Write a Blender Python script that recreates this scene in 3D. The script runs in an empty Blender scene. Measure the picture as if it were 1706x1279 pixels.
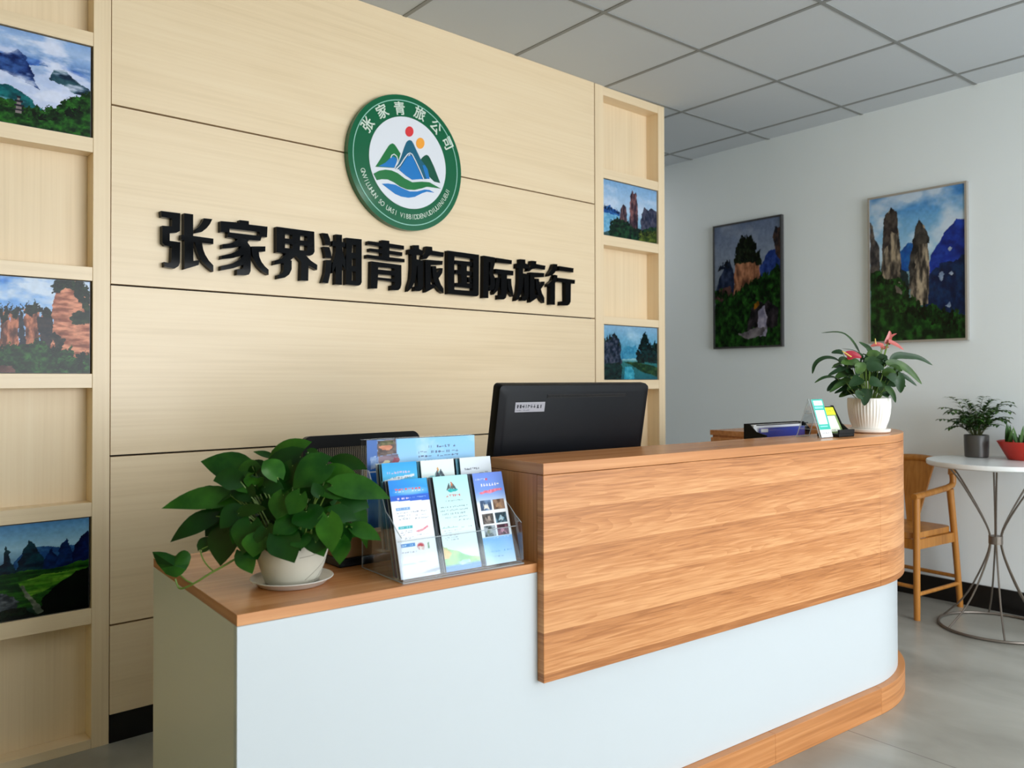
import bpy, bmesh, math, random
import numpy as np
from mathutils import Vector, Matrix
from mathutils.geometry import tessellate_polygon

random.seed(7)
SC = bpy.context.scene
COL = SC.collection
PI = math.pi

# ------------------------------------------------------------------ camera geometry (solved from the room's own lines)
CAM = Vector((-0.1332, -2.9292, 1.1867))
FPX, CX, CY = 1371.5, 877.59, 617.80
Rv = Vector((0.7423, -0.6701, -0.0023)).normalized()
Fv = Vector((0.6701, 0.7422, 0.0114)); Fv = (Fv - Rv * Fv.dot(Rv)).normalized()
Uv = Rv.cross(Fv).normalized()

def ray(px, py):
    return Rv * ((px - CX) / FPX) - Uv * ((py - CY) / FPX) + Fv
def onplane(px, py, n, d):
    v = ray(px, py); return CAM + v * ((d - n.dot(CAM)) / n.dot(v))
def at_y(px, py, y): return onplane(px, py, Vector((0, 1, 0)), y)
def at_z(px, py, z): return onplane(px, py, Vector((0, 0, 1)), z)
def at_depth(px, py, d): return CAM + ray(px, py) * d

# counter frame (the counter stands slightly askew to the feature wall)
O0 = Vector((1.1359, -1.4127, 0)); A0 = -0.08116
MC = Matrix.Translation(O0) @ Matrix.Rotation(A0, 4, 'Z')
MCi = MC.inverted()
def cl(x, y, z=0): return MC @ Vector((x, y, z))
# room frame (ceiling grid, outer walls, floor tiles)
A1 = -0.0448
MR = Matrix.Translation((2, 0, 0)) @ Matrix.Rotation(A1, 4, 'Z')
# right wall frame: origin on the wall, +X = out of the wall towards the outside, Y along the wall
AW = -0.0500
MW = Matrix.Translation((4.5603, -0.1147, 0)) @ Matrix.Rotation(AW, 4, 'Z')
MWi = MW.inverted()
def at_rw(px, py):
    n = Vector((math.cos(AW), math.sin(AW), 0)); return onplane(px, py, n, n.dot(MW.translation))
HC = 2.735

# ------------------------------------------------------------------ helpers
def lin(c):
    c = c / 255.0
    return c / 12.92 if c <= 0.04045 else ((c + 0.055) / 1.055) ** 2.4
def C(r, g, b): return (lin(r), lin(g), lin(b), 1.0)

def link(name, me, mat, parent=None, M=None):
    o = bpy.data.objects.new(name, me); COL.objects.link(o)
    if mat is not None:
        for m in (mat if isinstance(mat, (list, tuple)) else [mat]): me.materials.append(m)
    if parent is not None: o.parent = parent
    if M is not None: o.matrix_local = M
    return o
def obj(name, bm, mat, parent=None, M=None, smooth=False, bevel=0.0, segs=2):
    me = bpy.data.meshes.new(name)
    bmesh.ops.recalc_face_normals(bm, faces=bm.faces)
    bm.to_mesh(me); bm.free()
    o = link(name, me, mat, parent, M)
    if smooth:
        for p in me.polygons: p.use_smooth = True
        try: me.set_sharp_from_angle(angle=math.radians(38))
        except Exception: pass
    if bevel > 0:
        md = o.modifiers.new('bevel', 'BEVEL'); md.width = bevel; md.segments = segs; md.limit_method = 'ANGLE'; md.angle_limit = math.radians(40)
    return o
def tag(o, label, cat, group=None):
    o['label'] = label; o['category'] = cat
    if group: o['group'] = group
    return o
def thing(name, label, cat, M=None, group=None):
    o = bpy.data.objects.new(name, None); COL.objects.link(o); o.empty_display_size = 0.05
    if M is not None: o.matrix_world = M
    return tag(o, label, cat, group)
def structure(o):
    o['kind'] = 'structure'; return o
def T(x, y, z=0, rz=0): return Matrix.Translation((x, y, z)) @ Matrix.Rotation(rz, 4, 'Z')
def CT(x, y, z=0, rz=0): return MC @ T(x, y, z, rz)

def box(bm, x0, x1, y0, y1, z0, z1):
    v = [bm.verts.new(p) for p in ((x0,y0,z0),(x1,y0,z0),(x1,y1,z0),(x0,y1,z0),(x0,y0,z1),(x1,y0,z1),(x1,y1,z1),(x0,y1,z1))]
    for f in ((3,2,1,0),(4,5,6,7),(0,1,5,4),(1,2,6,5),(2,3,7,6),(3,0,4,7)): bm.faces.new([v[i] for i in f])
def boxbm(*a):
    bm = bmesh.new(); box(bm, *a); return bm
def prism(bm, polys, P0, P1):
    """polys: [outer, hole, ...] of 2D points; P0 / P1 map a 2D point to 3D (front and back)."""
    tri = tessellate_polygon([[Vector((p[0], p[1], 0)) for p in q] for q in polys])
    flat = [p for q in polys for p in q]
    f = [bm.verts.new(P0(p)) for p in flat]; b = [bm.verts.new(P1(p)) for p in flat]
    for t in tri:
        try: bm.faces.new([f[i] for i in t]); bm.faces.new([b[i] for i in reversed(t)])
        except ValueError: pass
    k = 0
    for q in polys:
        n = len(q)
        for i in range(n):
            a, c = k + i, k + (i + 1) % n
            try: bm.faces.new((f[a], f[c], b[c], b[a]))
            except ValueError: pass
        k += n
def lathe(bm, prof, seg=48, cx=0, cy=0, ribs=0, amp=0.0, ribz=None):
    rings = []
    for r, z in prof:
        ring = []
        for i in range(seg):
            a = 2 * PI * i / seg
            rr = r
            if ribs and (ribz is None or ribz[0] <= z <= ribz[1]): rr = r + amp * math.cos(ribs * a)
            ring.append(bm.verts.new((cx + rr * math.cos(a), cy + rr * math.sin(a), z)))
        rings.append(ring)
    for a, b in zip(rings, rings[1:]):
        for i in range(seg):
            j = (i + 1) % seg; bm.faces.new((a[i], a[j], b[j], b[i]))
    for ring in (rings[0], rings[-1]):
        try: bm.faces.new(ring)
        except ValueError: pass
def tube(bm, pts, r, seg=8, r1=None):
    pts = [Vector(p) for p in pts]; n = len(pts); rings = []
    t0 = (pts[1] - pts[0]).normalized()
    up = Vector((0, 0, 1)) if abs(t0.z) < 0.9 else Vector((1, 0, 0))
    s = t0.cross(up).normalized()
    for i, p in enumerate(pts):
        t = ((pts[min(i + 1, n - 1)] - pts[max(i - 1, 0)])).normalized()
        s = (s - t * s.dot(t)).normalized(); u = t.cross(s)
        rr = r if r1 is None else r + (r1 - r) * i / (n - 1)
        rings.append([bm.verts.new(p + s * rr * math.cos(2 * PI * k / seg) + u * rr * math.sin(2 * PI * k / seg)) for k in range(seg)])
    for a, b in zip(rings, rings[1:]):
        for k in range(seg):
            j = (k + 1) % seg; bm.faces.new((a[k], a[j], b[j], b[k]))
    bm.faces.new(rings[0]); bm.faces.new(rings[-1])
def bez(a, b, c, n=8):
    a, b, c = Vector(a), Vector(b), Vector(c)
    return [a * (1 - t) ** 2 + b * 2 * t * (1 - t) + c * t * t for t in [i / (n - 1) for i in range(n)]]

# ------------------------------------------------------------------ materials
def newmat(name):
    m = bpy.data.materials.new(name); m.use_nodes = True
    nt = m.node_tree; return m, nt, nt.nodes['Principled BSDF'], nt.nodes['Material Output']
def plain(name, col, rough=0.5, metal=0.0, coat=0.0, noise=0.0, nscale=20, bump=0.0):
    m, nt, b, out = newmat(name)
    b.inputs['Base Color'].default_value = col; b.inputs['Roughness'].default_value = rough
    b.inputs['Metallic'].default_value = metal; b.inputs['Coat Weight'].default_value = coat; b.inputs['Coat Roughness'].default_value = 0.15
    if noise or bump:
        tc = nt.nodes.new('ShaderNodeTexCoord'); nz = nt.nodes.new('ShaderNodeTexNoise'); nz.inputs['Scale'].default_value = nscale; nz.inputs['Detail'].default_value = 5
        nt.links.new(tc.outputs['Object'], nz.inputs['Vector'])
        if noise:
            mx = nt.nodes.new('ShaderNodeMix'); mx.data_type = 'RGBA'
            mx.inputs[6].default_value = tuple(c * (1 - noise) for c in col[:3]) + (1,); mx.inputs[7].default_value = tuple(min(1, c * (1 + noise)) for c in col[:3]) + (1,)
            nt.links.new(nz.outputs['Fac'], mx.inputs[0]); nt.links.new(mx.outputs[2], b.inputs['Base Color'])
        if bump:
            bp = nt.nodes.new('ShaderNodeBump'); bp.inputs['Strength'].default_value = bump; bp.inputs['Distance'].default_value = 0.002
            nt.links.new(nz.outputs['Fac'], bp.inputs['Height']); nt.links.new(bp.outputs['Normal'], b.inputs['Normal'])
    return m
def wood(name, dark, mid, light, axis, rough=0.35, fine=60.0, big=7.0, contrast=1.0, coat=0.0, band=0.0, uv=False, rough_var=0.0):
    """laminate with grain along AXIS (object space); BAND > 0 adds printed boards of that height"""
    m, nt, b, out = newmat(name)
    N, L = nt.nodes.new, nt.links.new
    tc = N('ShaderNodeTexCoord'); src = tc.outputs['UV'] if uv else tc.outputs['Object']
    k = {'X': 0, 'Y': 1, 'Z': 2}[axis]
    def noise(scale_al, scale_ac, detail, dist, off):
        mp = N('ShaderNodeMapping'); s = [scale_ac] * 3; s[k] = scale_al; mp.inputs['Scale'].default_value = s; mp.inputs['Location'].default_value = (off, off * 1.7, off * .6)
        L(src, mp.inputs['Vector']); nz = N('ShaderNodeTexNoise'); nz.inputs['Scale'].default_value = 1.0; nz.inputs['Detail'].default_value = detail; nz.inputs['Distortion'].default_value = dist
        L(mp.outputs['Vector'], nz.inputs['Vector']); return nz.outputs['Fac']
    f1 = noise(1.6, fine, 7, 0.3, 3.1); f2 = noise(0.7, big, 4, 1.2, 9.7)
    def math_(op, a, bb):
        n = N('ShaderNodeMath'); n.operation = op
        for i, q in enumerate((a, bb)):
            if isinstance(q, (int, float)): n.inputs[i].default_value = q
            else: L(q, n.inputs[i])
        return n.outputs[0]
    val = math_('ADD', math_('MULTIPLY', f1, 0.55), math_('MULTIPLY', f2, 0.45))
    if band:
        f1 = noise(7, 150, 5, 0.6, 3.1); val = math_('ADD', math_('MULTIPLY', f1, 0.62), math_('ADD', math_('MULTIPLY', f2, 0.30), 0.04))
    if band:
        f3 = noise(0.5, 11, 2, 1.2, 5.0)     # cathedral figure
        rings = math_('FRACT', math_('MULTIPLY', f3, 16.0), 0)
        rings = math_('MULTIPLY', math_('SUBTRACT', rings, 0.5), 0.10)
        sep = N('ShaderNodeSeparateXYZ'); L(src, sep.inputs[0])
        zz = sep.outputs['Y'] if uv else sep.outputs['Z'] if axis != 'Z' else sep.outputs['X']
        zz = math_('SUBTRACT', zz, 0.867 - 9 * band); fr = math_('FRACT', math_('DIVIDE', zz, band), 0)
        idn = N('ShaderNodeTexWhiteNoise'); idn.noise_dimensions = '1D'; L(math_('FLOOR', math_('DIVIDE', zz, band), 0), idn.inputs['W'])
        ramp = math_('MULTIPLY', math_('SUBTRACT', 0.5, fr), 0.22)
        val = math_('ADD', val, math_('ADD', math_('ADD', ramp, math_('MULTIPLY', math_('SUBTRACT', idn.outputs['Value'], 0.5), 0.12)), rings))
    cr = N('ShaderNodeValToRGB'); e = cr.color_ramp.elements
    w = 0.19 / contrast
    e[0].position = max(0, 0.5 - w); e[0].color = dark; e[1].position = min(1, 0.5 + w); e[1].color = light
    em = cr.color_ramp.elements.new(0.5); em.color = mid
    L(val, cr.inputs['Fac']); L(cr.outputs['Color'], b.inputs['Base Color'])
    b.inputs['Roughness'].default_value = rough; b.inputs['Coat Weight'].default_value = coat; b.inputs['Coat Roughness'].default_value = 0.2
    bp = N('ShaderNodeBump'); bp.inputs['Strength'].default_value = 0.12; bp.inputs['Distance'].default_value = 0.001
    L(f1, bp.inputs['Height']); L(bp.outputs['Normal'], b.inputs['Normal'])
    return m
MAPLE = (C(223,199,161), C(237,214,178), C(244,224,190))
M_mapleX = wood('maple_laminate_horizontal', *MAPLE, 'X', rough=0.33, fine=95, big=5, contrast=0.62)
M_mapleZ = wood('maple_laminate_vertical', *MAPLE, 'Z', rough=0.38, fine=110, big=9, contrast=0.6)
M_mapleBack = wood('maple_niche_back', *MAPLE, 'Z', rough=0.45, fine=110, big=9, contrast=0.6)
OAK = (C(162,101,52), C(196,131,77), C(220,160,106))
OAKT = OAK
M_oakFront = wood('oak_front', *OAK, 'X', rough=0.38, fine=70, big=8, band=0.098, uv=True, contrast=0.95)
M_oakX = wood('oak_edge', *OAK, 'X', rough=0.38, fine=70, big=8, uv=True)
M_oakTop = wood('oak_top', *OAKT, 'X', rough=0.26, fine=55, big=7)
M_oakZ = wood('oak_side', *OAK, 'Z', rough=0.4, fine=80, big=9)
M_oakEdge = wood('oak_edge_straight', *OAK, 'X', rough=0.38, fine=70, big=8)
M_chairwood = wood('honey_beech', C(150,92,32), C(180,118,46), C(198,138,64), 'Z', rough=0.4, fine=60, big=6)
M_white = plain('white_laminate', C(202,209,213), 0.3)
M_grey_end = plain('white_laminate_end', C(226,226,222), 0.35)
M_wall = plain('wall_paint', C(236,244,248), 0.75, noise=0.02, nscale=3)
M_black = plain('black_acrylic', C(4,4,6), 0.06); M_black.node_tree.nodes['Principled BSDF'].inputs['Specular IOR Level'].default_value = 0.07
M_blackmat = plain('black_plastic', C(11,12,14), 0.4, noise=0.2, nscale=300); M_blackmat.node_tree.nodes['Principled BSDF'].inputs['Specular IOR Level'].default_value = 0.2
M_blackskirt = plain('black_baseboard', C(12,12,13), 0.3)
M_dark = plain('dark_gap', C(38,33,30), 0.9)
M_tile = plain('ceiling_tile', C(201,207,212), 0.9, noise=0.03, nscale=2.0)
M_grid = plain('ceiling_grid_metal', C(140,143,142), 0.6)
M_ceramic = plain('white_glazed_ceramic', C(233,229,222), 0.25, noise=0.02, nscale=15)
M_pot = plain('off_white_stone_pot', C(196,192,178), 0.5, noise=0.14, nscale=9, bump=0.3)
M_saucer = plain('white_saucer_glaze', C(210,206,198), 0.3, noise=0.04, nscale=14)
M_soil = plain('dark_soil', C(45,33,24), 0.95, noise=0.4, nscale=90, bump=0.8)
M_metal = plain('brushed_steel_wire', C(120,112,104), 0.4, metal=0.7)
M_tabletop = plain('white_marble_top', C(228,232,232), 0.25, noise=0.03, nscale=6)
M_red = plain('red_plastic', C(186,40,24), 0.35)
M_darkpot = plain('dark_grey_glaze', C(70,68,66), 0.35, noise=0.4, nscale=14)
M_blue = plain('blue_card', C(30,70,180), 0.4)
M_paper = plain('white_paper', C(238,240,242), 0.6)
M_stackedge = plain('leaflet_paper', C(120,140,155), 0.6, noise=0.6, nscale=60)
M_frame = plain('dark_picture_frame', C(60,60,62), 0.4)
M_framelight = plain('silver_picture_frame', C(170,165,158), 0.4, metal=0.4)
M_brownbox = plain('brown_box', C(128,92,52), 0.5, noise=0.08, nscale=12)
M_led = plain('white_plastic', C(235,235,235), 0.5)
def clear(name, tint=(0.96, 0.98, 0.99, 1), refl=0.10):
    m, nt, b, out = newmat(name); nt.nodes.remove(b)
    N, L = nt.nodes.new, nt.links.new
    tr = N('ShaderNodeBsdfTransparent'); tr.inputs['Color'].default_value = tint
    gl = N('ShaderNodeBsdfGlossy'); gl.inputs['Roughness'].default_value = 0.06
    fr = N('ShaderNodeLayerWeight'); fr.inputs['Blend'].default_value = 0.25
    ma = N('ShaderNodeMath'); ma.operation = 'MULTIPLY_ADD'; ma.inputs[1].default_value = 0.22; ma.inputs[2].default_value = refl * 0.15
    mx = N('ShaderNodeMixShader'); L(fr.outputs['Fresnel'], ma.inputs[0]); L(ma.outputs[0], mx.inputs['Fac'])
    L(tr.outputs[0], mx.inputs[1]); L(gl.outputs[0], mx.inputs[2]); L(mx.outputs[0], out.inputs['Surface'])
    return m
M_acrylic = clear('clear_acrylic')
M_acredge = plain('acrylic_edge_highlight', C(196,204,208), 0.15); M_acredge.node_tree.nodes['Principled BSDF'].inputs['Alpha'].default_value = 0.6  # pale colour paints the highlights seen along acrylic edges
M_glass = clear('window_glass', (0.98, 1, 1, 1), 0.05)
# printed surfaces: colour comes from the print itself (a colour attribute painted by the code below)
M_print, _nt, _b, _o = newmat('printed_photo')
_a = _nt.nodes.new('ShaderNodeAttribute'); _a.attribute_name = 'Col'; _nt.links.new(_a.outputs['Color'], _b.inputs['Base Color']); _b.inputs['Roughness'].default_value = 0.22; _b.inputs['Specular IOR Level'].default_value = 0.18
M_printm = M_print.copy(); M_printm.name = 'printed_paper'; M_printm.node_tree.nodes['Principled BSDF'].inputs['Roughness'].default_value = 0.5
# mesh fabric of the office chair: fine woven holes
M_mesh, _nt, _b, _o = newmat('black_mesh_fabric')
_b.inputs['Base Color'].default_value = C(18, 18, 18); _b.inputs['Roughness'].default_value = 0.7
_tc = _nt.nodes.new('ShaderNodeTexCoord'); _mp = _nt.nodes.new('ShaderNodeMapping'); _mp.inputs['Rotation'].default_value = (0, PI / 4, 0); _mp.inputs['Scale'].default_value = (190, 190, 190)
_ch = _nt.nodes.new('ShaderNodeTexChecker'); _ch.inputs['Scale'].default_value = 1.0
_tr = _nt.nodes.new('ShaderNodeBsdfTransparent'); _ms = _nt.nodes.new('ShaderNodeMixShader'); _mm = _nt.nodes.new('ShaderNodeMath'); _mm.operation = 'MULTIPLY'; _mm.inputs[1].default_value = 0.9
_nt.links.new(_tc.outputs['Object'], _mp.inputs[0]); _nt.links.new(_mp.outputs[0], _ch.inputs['Vector']); _nt.links.new(_ch.outputs['Fac'], _mm.inputs[0]); _nt.links.new(_mm.outputs[0], _ms.inputs['Fac'])
_nt.links.new(_b.outputs[0], _ms.inputs[1]); _nt.links.new(_tr.outputs[0], _ms.inputs[2]); _nt.links.new(_ms.outputs[0], _o.inputs['Surface'])
def leafmat(name, dark, mid, light, rough=0.38):
    m, nt, b, out = newmat(name); N, L = nt.nodes.new, nt.links.new
    g = N('ShaderNodeNewGeometry'); cr = N('ShaderNodeValToRGB'); e = cr.color_ramp.elements
    e[0].color = dark; e[1].color = light; e[1].position = 1.0; em = e.new(0.55); em.color = mid
    tc = N('ShaderNodeTexCoord'); nz = N('ShaderNodeTexNoise'); nz.inputs['Scale'].default_value = 28; nz.inputs['Detail'].default_value = 4
    L(tc.outputs['Object'], nz.inputs['Vector'])
    ad = N('ShaderNodeMath'); ad.operation = 'MULTIPLY_ADD'; ad.inputs[1].default_value = 0.55; L(nz.outputs['Fac'], ad.inputs[0])
    sc = N('ShaderNodeMath'); sc.operation = 'MULTIPLY'; sc.inputs[1].default_value = 0.5; L(g.outputs['Random Per Island'], sc.inputs[0])
    L(sc.outputs[0], ad.inputs[2]); L(ad.outputs[0], cr.inputs['Fac']); L(cr.outputs['Color'], b.inputs['Base Color'])
    b.inputs['Roughness'].default_value = rough
    b.inputs['Specular IOR Level'].default_value = 0.28
    return m
M_leaf = leafmat('pothos_leaf', C(6,32,8), C(18,64,13), C(60,116,30), 0.3)
M_leafd = leafmat('anthurium_leaf', C(16,42,22), C(36,66,34), C(84,116,48), 0.42)
M_leaff = leafmat('palm_leaf', C(20,46,16), C(42,80,26), C(84,118,44), 0.5)
M_stem = plain('green_stem', C(110,140,60), 0.5)
M_stemb = plain('brown_green_stem', C(70,78,40), 0.6)
M_spathe = plain('red_spathe', C(160,34,54), 0.3, noise=0.2, nscale=30)
M_spathep = plain('pink_spathe', C(184,92,86), 0.35, noise=0.15, nscale=30)
M_spadix = plain('yellow_spadix', C(224,196,96), 0.5)

# ------------------------------------------------------------------ numpy print painter
class Paint:
    def __init__(s, w, h, bg=(255, 255, 255), seed=1):
        s.w, s.h = w, h
        s.U, s.V = np.meshgrid(np.linspace(0, 1, w), np.linspace(0, 1, h)); s.seed = seed
        s.img = np.ones((h, w, 3)) * np.array(bg, float)
    def fbm(s, fx, fy, octs=4, seed=0):
        out = 0; amp = .5
        for o in range(octs):
            rs = np.random.RandomState(s.seed * 131 + seed * 17 + o); g = rs.rand(64, 64)
            x = s.U * fx * 2 ** o + 7.3; y = s.V * fy * 2 ** o + 3.1
            xi = np.floor(x).astype(int); yi = np.floor(y).astype(int); a = x - xi; b = y - yi
            a = a * a * (3 - 2 * a); b = b * b * (3 - 2 * b)
            def G(i, j): return g[j % 64, i % 64]
            out = out + amp * ((G(xi, yi) * (1 - a) + G(xi + 1, yi) * a) * (1 - b) + (G(xi, yi + 1) * (1 - a) + G(xi + 1, yi + 1) * a) * b); amp *= .5
        return out / (1 - .5 ** octs)
    def grad(s, stops):
        vs = [q[0] for q in stops]
        for k in range(3): s.img[:, :, k] = np.interp(s.V, vs, [q[1][k] for q in stops])
    def blend(s, mask, col):
        m = np.clip(mask, 0, 1)[:, :, None]; s.img = s.img * (1 - m) + np.array(col, float) * m
    def poly(s, pts, rough=0.0, seed=0, freq=18):
        U, V = s.U, s.V
        if rough:
            U = U + (s.fbm(freq, freq, 4, seed + 5) - .5) * rough; V = V + (s.fbm(freq, freq, 4, seed + 9) - .5) * rough
        ins = np.zeros(U.shape, bool); n = len(pts)
        for i in range(n):
            (x0, y0), (x1, y1) = pts[i], pts[(i + 1) % n]
            if y0 == y1: continue
            ins ^= ((y0 > V) != (y1 > V)) & (U < (x1 - x0) * (V - y0) / (y1 - y0) + x0)
        return ins.astype(float)
    def fill(s, pts, a, b, rough=0.04, freq=18, tex=(20, 20), seed=0, alpha=1.0, pw=1.0):
        m = s.poly(pts, rough, seed, freq) * alpha
        t = np.clip((s.fbm(tex[0], tex[1], 5, seed + 21) - .5) * 2.6 * pw + .5, 0, 1)[:, :, None]
        col = np.array(a, float) * (1 - t) + np.array(b, float) * t
        s.img = s.img * (1 - m[:, :, None]) + col * m[:, :, None]
    def trees(s, line, h, w, n, a, b, seed=0):
        """N small ragged trees standing along a polyline"""
        rs = np.random.RandomState(seed + 300); us = [q[0] for q in line]; vs_ = [q[1] for q in line]
        for i in range(n):
            u = us[0] + (us[-1] - us[0]) * (i + rs.rand()) / n; v = np.interp(u, us, vs_); hh, ww = h * (.55 + .8 * rs.rand()), w * (.6 + .8 * rs.rand()); du = (rs.rand() - .5) * ww
            t = rs.rand(); c = tuple(p * (1 - t) + q * t for p, q in zip(a, b))
            s.fill([(u - ww / 2, v + hh * .3), (u - ww * .55, v - hh * .25), (u - ww * .2, v - hh * .6), (u + du * .6, v - hh), (u + ww * .25, v - hh * .55), (u + ww * .5, v - hh * .2), (u + ww / 2, v + hh * .3)], c, tuple(q * .45 for q in c), .05, freq=40, tex=(50, 40), seed=seed + i % 7)
    def develop(s, fx, fy, gam=1.2):
        """fine photographic texture and a little more contrast"""
        t = (.80 + .40 * s.fbm(fx, fy, 4, 71))[:, :, None]; dark = np.clip(1.25 - s.img.mean(2, keepdims=True) / 190, .15, 1)
        s.img = 255 * np.clip(s.img / 255 * (1 + (t - 1) * dark), 0, 1) ** gam
    def rect(s, u0, v0, u1, v1, col): s.blend(((s.U >= u0) & (s.U <= u1) & (s.V >= v0) & (s.V <= v1)).astype(float), col)
    def scribble(s, u0, v0, u1, v1, col, n=10, seed=0, rows=1, fill=.6):
        """a row of small illegible glyph-like marks"""
        rs = np.random.RandomState(seed + 77)
        for r in range(rows):
            a = v0 + (v1 - v0) * (r + .12) / rows; b = v0 + (v1 - v0) * (r + .8) / rows
            for i in range(n):
                x = u0 + (u1 - u0) * i / n; w = (u1 - u0) / n * .8
                for q in range(3):
                    if rs.rand() < fill:
                        if rs.rand() < .5: yy = a + (b - a) * rs.rand() * .8; s.rect(x, yy, x + w, yy + (b - a) * .22, col)
                        else: xx = x + w * rs.rand() * .7; s.rect(xx, a, xx + w * .28, b, col)
    def clouds(s, fx, fy, col, th=.5, soft=.15, seed=0, vmax=1.0):
        m = np.clip((s.fbm(fx, fy, 5, seed + 40) - th) / soft, 0, 1) * np.clip((vmax - s.V) / .08, 0, 1); s.blend(m * .9, col)
def printed(name, P, M, w, h, parent, mat=None):
    """flat print of size w x h, lower left corner at the origin of M, X right, Z up, facing -Y"""
    H, W = P.img.shape[:2]
    xs = np.linspace(0, w, W); zs = np.linspace(h, 0, H)
    co = np.zeros((H, W, 3)); co[:, :, 0] = xs[None, :]; co[:, :, 2] = zs[:, None]
    idx = np.arange(H * W).reshape(H, W)
    q = np.stack([idx[1:, :-1], idx[1:, 1:], idx[:-1, 1:], idx[:-1, :-1]], -1).reshape(-1, 4)
    me = bpy.data.meshes.new(name); me.from_pydata(co.reshape(-1, 3).tolist(), [], q.tolist())
    c = np.clip(P.img / 255.0, 0, 1); c = np.where(c <= .04045, c / 12.92, ((c + .055) / 1.055) ** 2.4)
    at = me.color_attributes.new('Col', 'FLOAT_COLOR', 'POINT')
    at.data.foreach_set('color', np.concatenate([c.reshape(-1, 3), np.ones((H * W, 1))], 1).astype(np.float32).ravel())
    return link(name, me, mat or M_print, parent, M)

# ================================================================== THE ROOM
XL, XR, YF, YB = -4.3, 2.60, -6.4, 3.2        # room frame, origin at world (2,0)
fl = obj('floor', boxbm(XL - .2, XR + .3, YF - .2, YB + .2, -0.06, 0), None, None, MR)
_m, _nt, _b, _o = newmat('polished_floor_tile'); fl.data.materials.append(_m); structure(fl)
_N, _L = _nt.nodes.new, _nt.links.new
_tc = _N('ShaderNodeTexCoord'); _n1 = _N('ShaderNodeTexNoise'); _n1.inputs['Scale'].default_value = 3.2; _n1.inputs['Detail'].default_value = 8; _n1.inputs['Distortion'].default_value = 0.8
_mp = _N('ShaderNodeMapping'); _mp.inputs['Scale'].default_value = (1.0, 0.55, 1); _L(_tc.outputs['Object'], _mp.inputs[0]); _L(_mp.outputs[0], _n1.inputs['Vector'])
_cr = _N('ShaderNodeValToRGB'); _cr.color_ramp.elements[0].position = .3; _cr.color_ramp.elements[0].color = C(132, 131, 123); _cr.color_ramp.elements[1].position = .7; _cr.color_ramp.elements[1].color = C(170, 170, 162)
_L(_n1.outputs['Fac'], _cr.inputs[0])
_bk = _N('ShaderNodeTexBrick'); _bk.offset = 0; _bk.inputs['Scale'].default_value = 1; _bk.inputs['Brick Width'].default_value = 2.4; _bk.inputs['Row Height'].default_value = 3.6; _bk.inputs['Mortar Size'].default_value = 0.0022; _bk.inputs['Mortar Smooth'].default_value = 0
_mp2 = _N('ShaderNodeMapping'); _mp2.inputs['Location'].default_value = (-0.618, 2.95, 0); _L(_tc.outputs['Object'], _mp2.inputs[0]); _L(_mp2.outputs[0], _bk.inputs['Vector'])
_L(_cr.outputs[0], _bk.inputs['Color1']); _L(_cr.outputs[0], _bk.inputs['Color2']); _bk.inputs['Mortar'].default_value = C(112, 110, 104)
_L(_bk.outputs['Color'], _b.inputs['Base Color']); _b.inputs['Roughness'].default_value = 0.28

ce = structure(obj('ceiling', boxbm(XL - .2, XR + .3, YF - .2, YB + .2, HC, HC + .06), M_tile, None, MR))
GX, GY = 4.3362 - 2, -0.5723
bm = bmesh.new(); TW = .63
for i in range(-1, 12):
    x = GX - TW * i
    if XL < x < XR: box(bm, x - .009, x + .009, YF, YB, HC - .0035, HC + .001)
for j in range(-10, 7):
    y = GY + TW * j
    if YF < y < YB: box(bm, XL, XR, y - .009, y + .009, HC - .003, HC + .001)
structure(obj('trim_1', bm, M_grid, None, MR))
wr = structure(obj('wall_right', boxbm(0, .12, -6.6, 3.6, 0, HC), M_wall, None, MW))
structure(obj('baseboard_right', boxbm(-.012, 0, -6.3, 3.3, 0, .118), M_blackskirt, None, MW))
structure(obj('wall_left', boxbm(XL - .12, XL, YF, YB, 0, HC), plain('warm_bounce_paint', C(204,184,108), .7), None, MR))  # unseen wall, its yellow chosen to bounce warm light into the shade
structure(obj('wall_rear', boxbm(XL, XR + .2, YB, YB + .12, 0, HC), M_wall, None, MR))
# front wall behind the camera, with the shop window that lights the room
WX0, WX1, WZ0, WZ1 = -1.1, 2.45, 0.25, 2.5
bm = bmesh.new()
box(bm, XL, WX0, YF - .12, YF, 0, HC); box(bm, WX1, XR + .2, YF - .12, YF, 0, HC); box(bm, WX0, WX1, YF - .12, YF, 0, WZ0); box(bm, WX0, WX1, YF - .12, YF, WZ1, HC)
structure(obj('wall_front', bm, M_wall, None, MR))
bm = bmesh.new(); f = .05
for x in (WX0, (WX0 + WX1) / 2 - f / 2, WX1 - f): box(bm, x, x + f, YF - .1, YF - .04, WZ0, WZ1)
for z in (WZ0, WZ1 - f): box(bm, WX0 + f, (WX0 + WX1) / 2 - f / 2, YF - .1, YF - .04, z, z + f); box(bm, (WX0 + WX1) / 2 + f / 2, WX1 - f, YF - .1, YF - .04, z, z + f)
win = structure(obj('window_1', bm, M_framelight, None, MR))
obj('pane', boxbm(WX0 + .05, WX1 - .05, YF - .075, YF - .069, WZ0 + .05, WZ1 - .05), M_glass, win)

# feature wall: maple panels with shadow gaps, on a dark backing
XG, XS, XE = 0.6643, 2.9931, 3.566
fw = structure(obj('wall_back', boxbm(XG, XS, .03, .22, 0, HC), M_dark))
G = (2.1006, 1.506, .9406, .3857); g = .0032
zs = [HC] + list(G) + [.093]
for a, b in zip(zs, zs[1:]):
    top = a - (g if a != HC else .001); bot = b + (g if b != .093 else .001)
    obj('wall_panel', boxbm(XG + .002, XS - .006, 0, .0295, bot, top), M_mapleX, fw)
structure(obj('baseboard_back', boxbm(XG + .002, XS - .006, .002, .0295, 0, .092), M_blackskirt))

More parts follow.
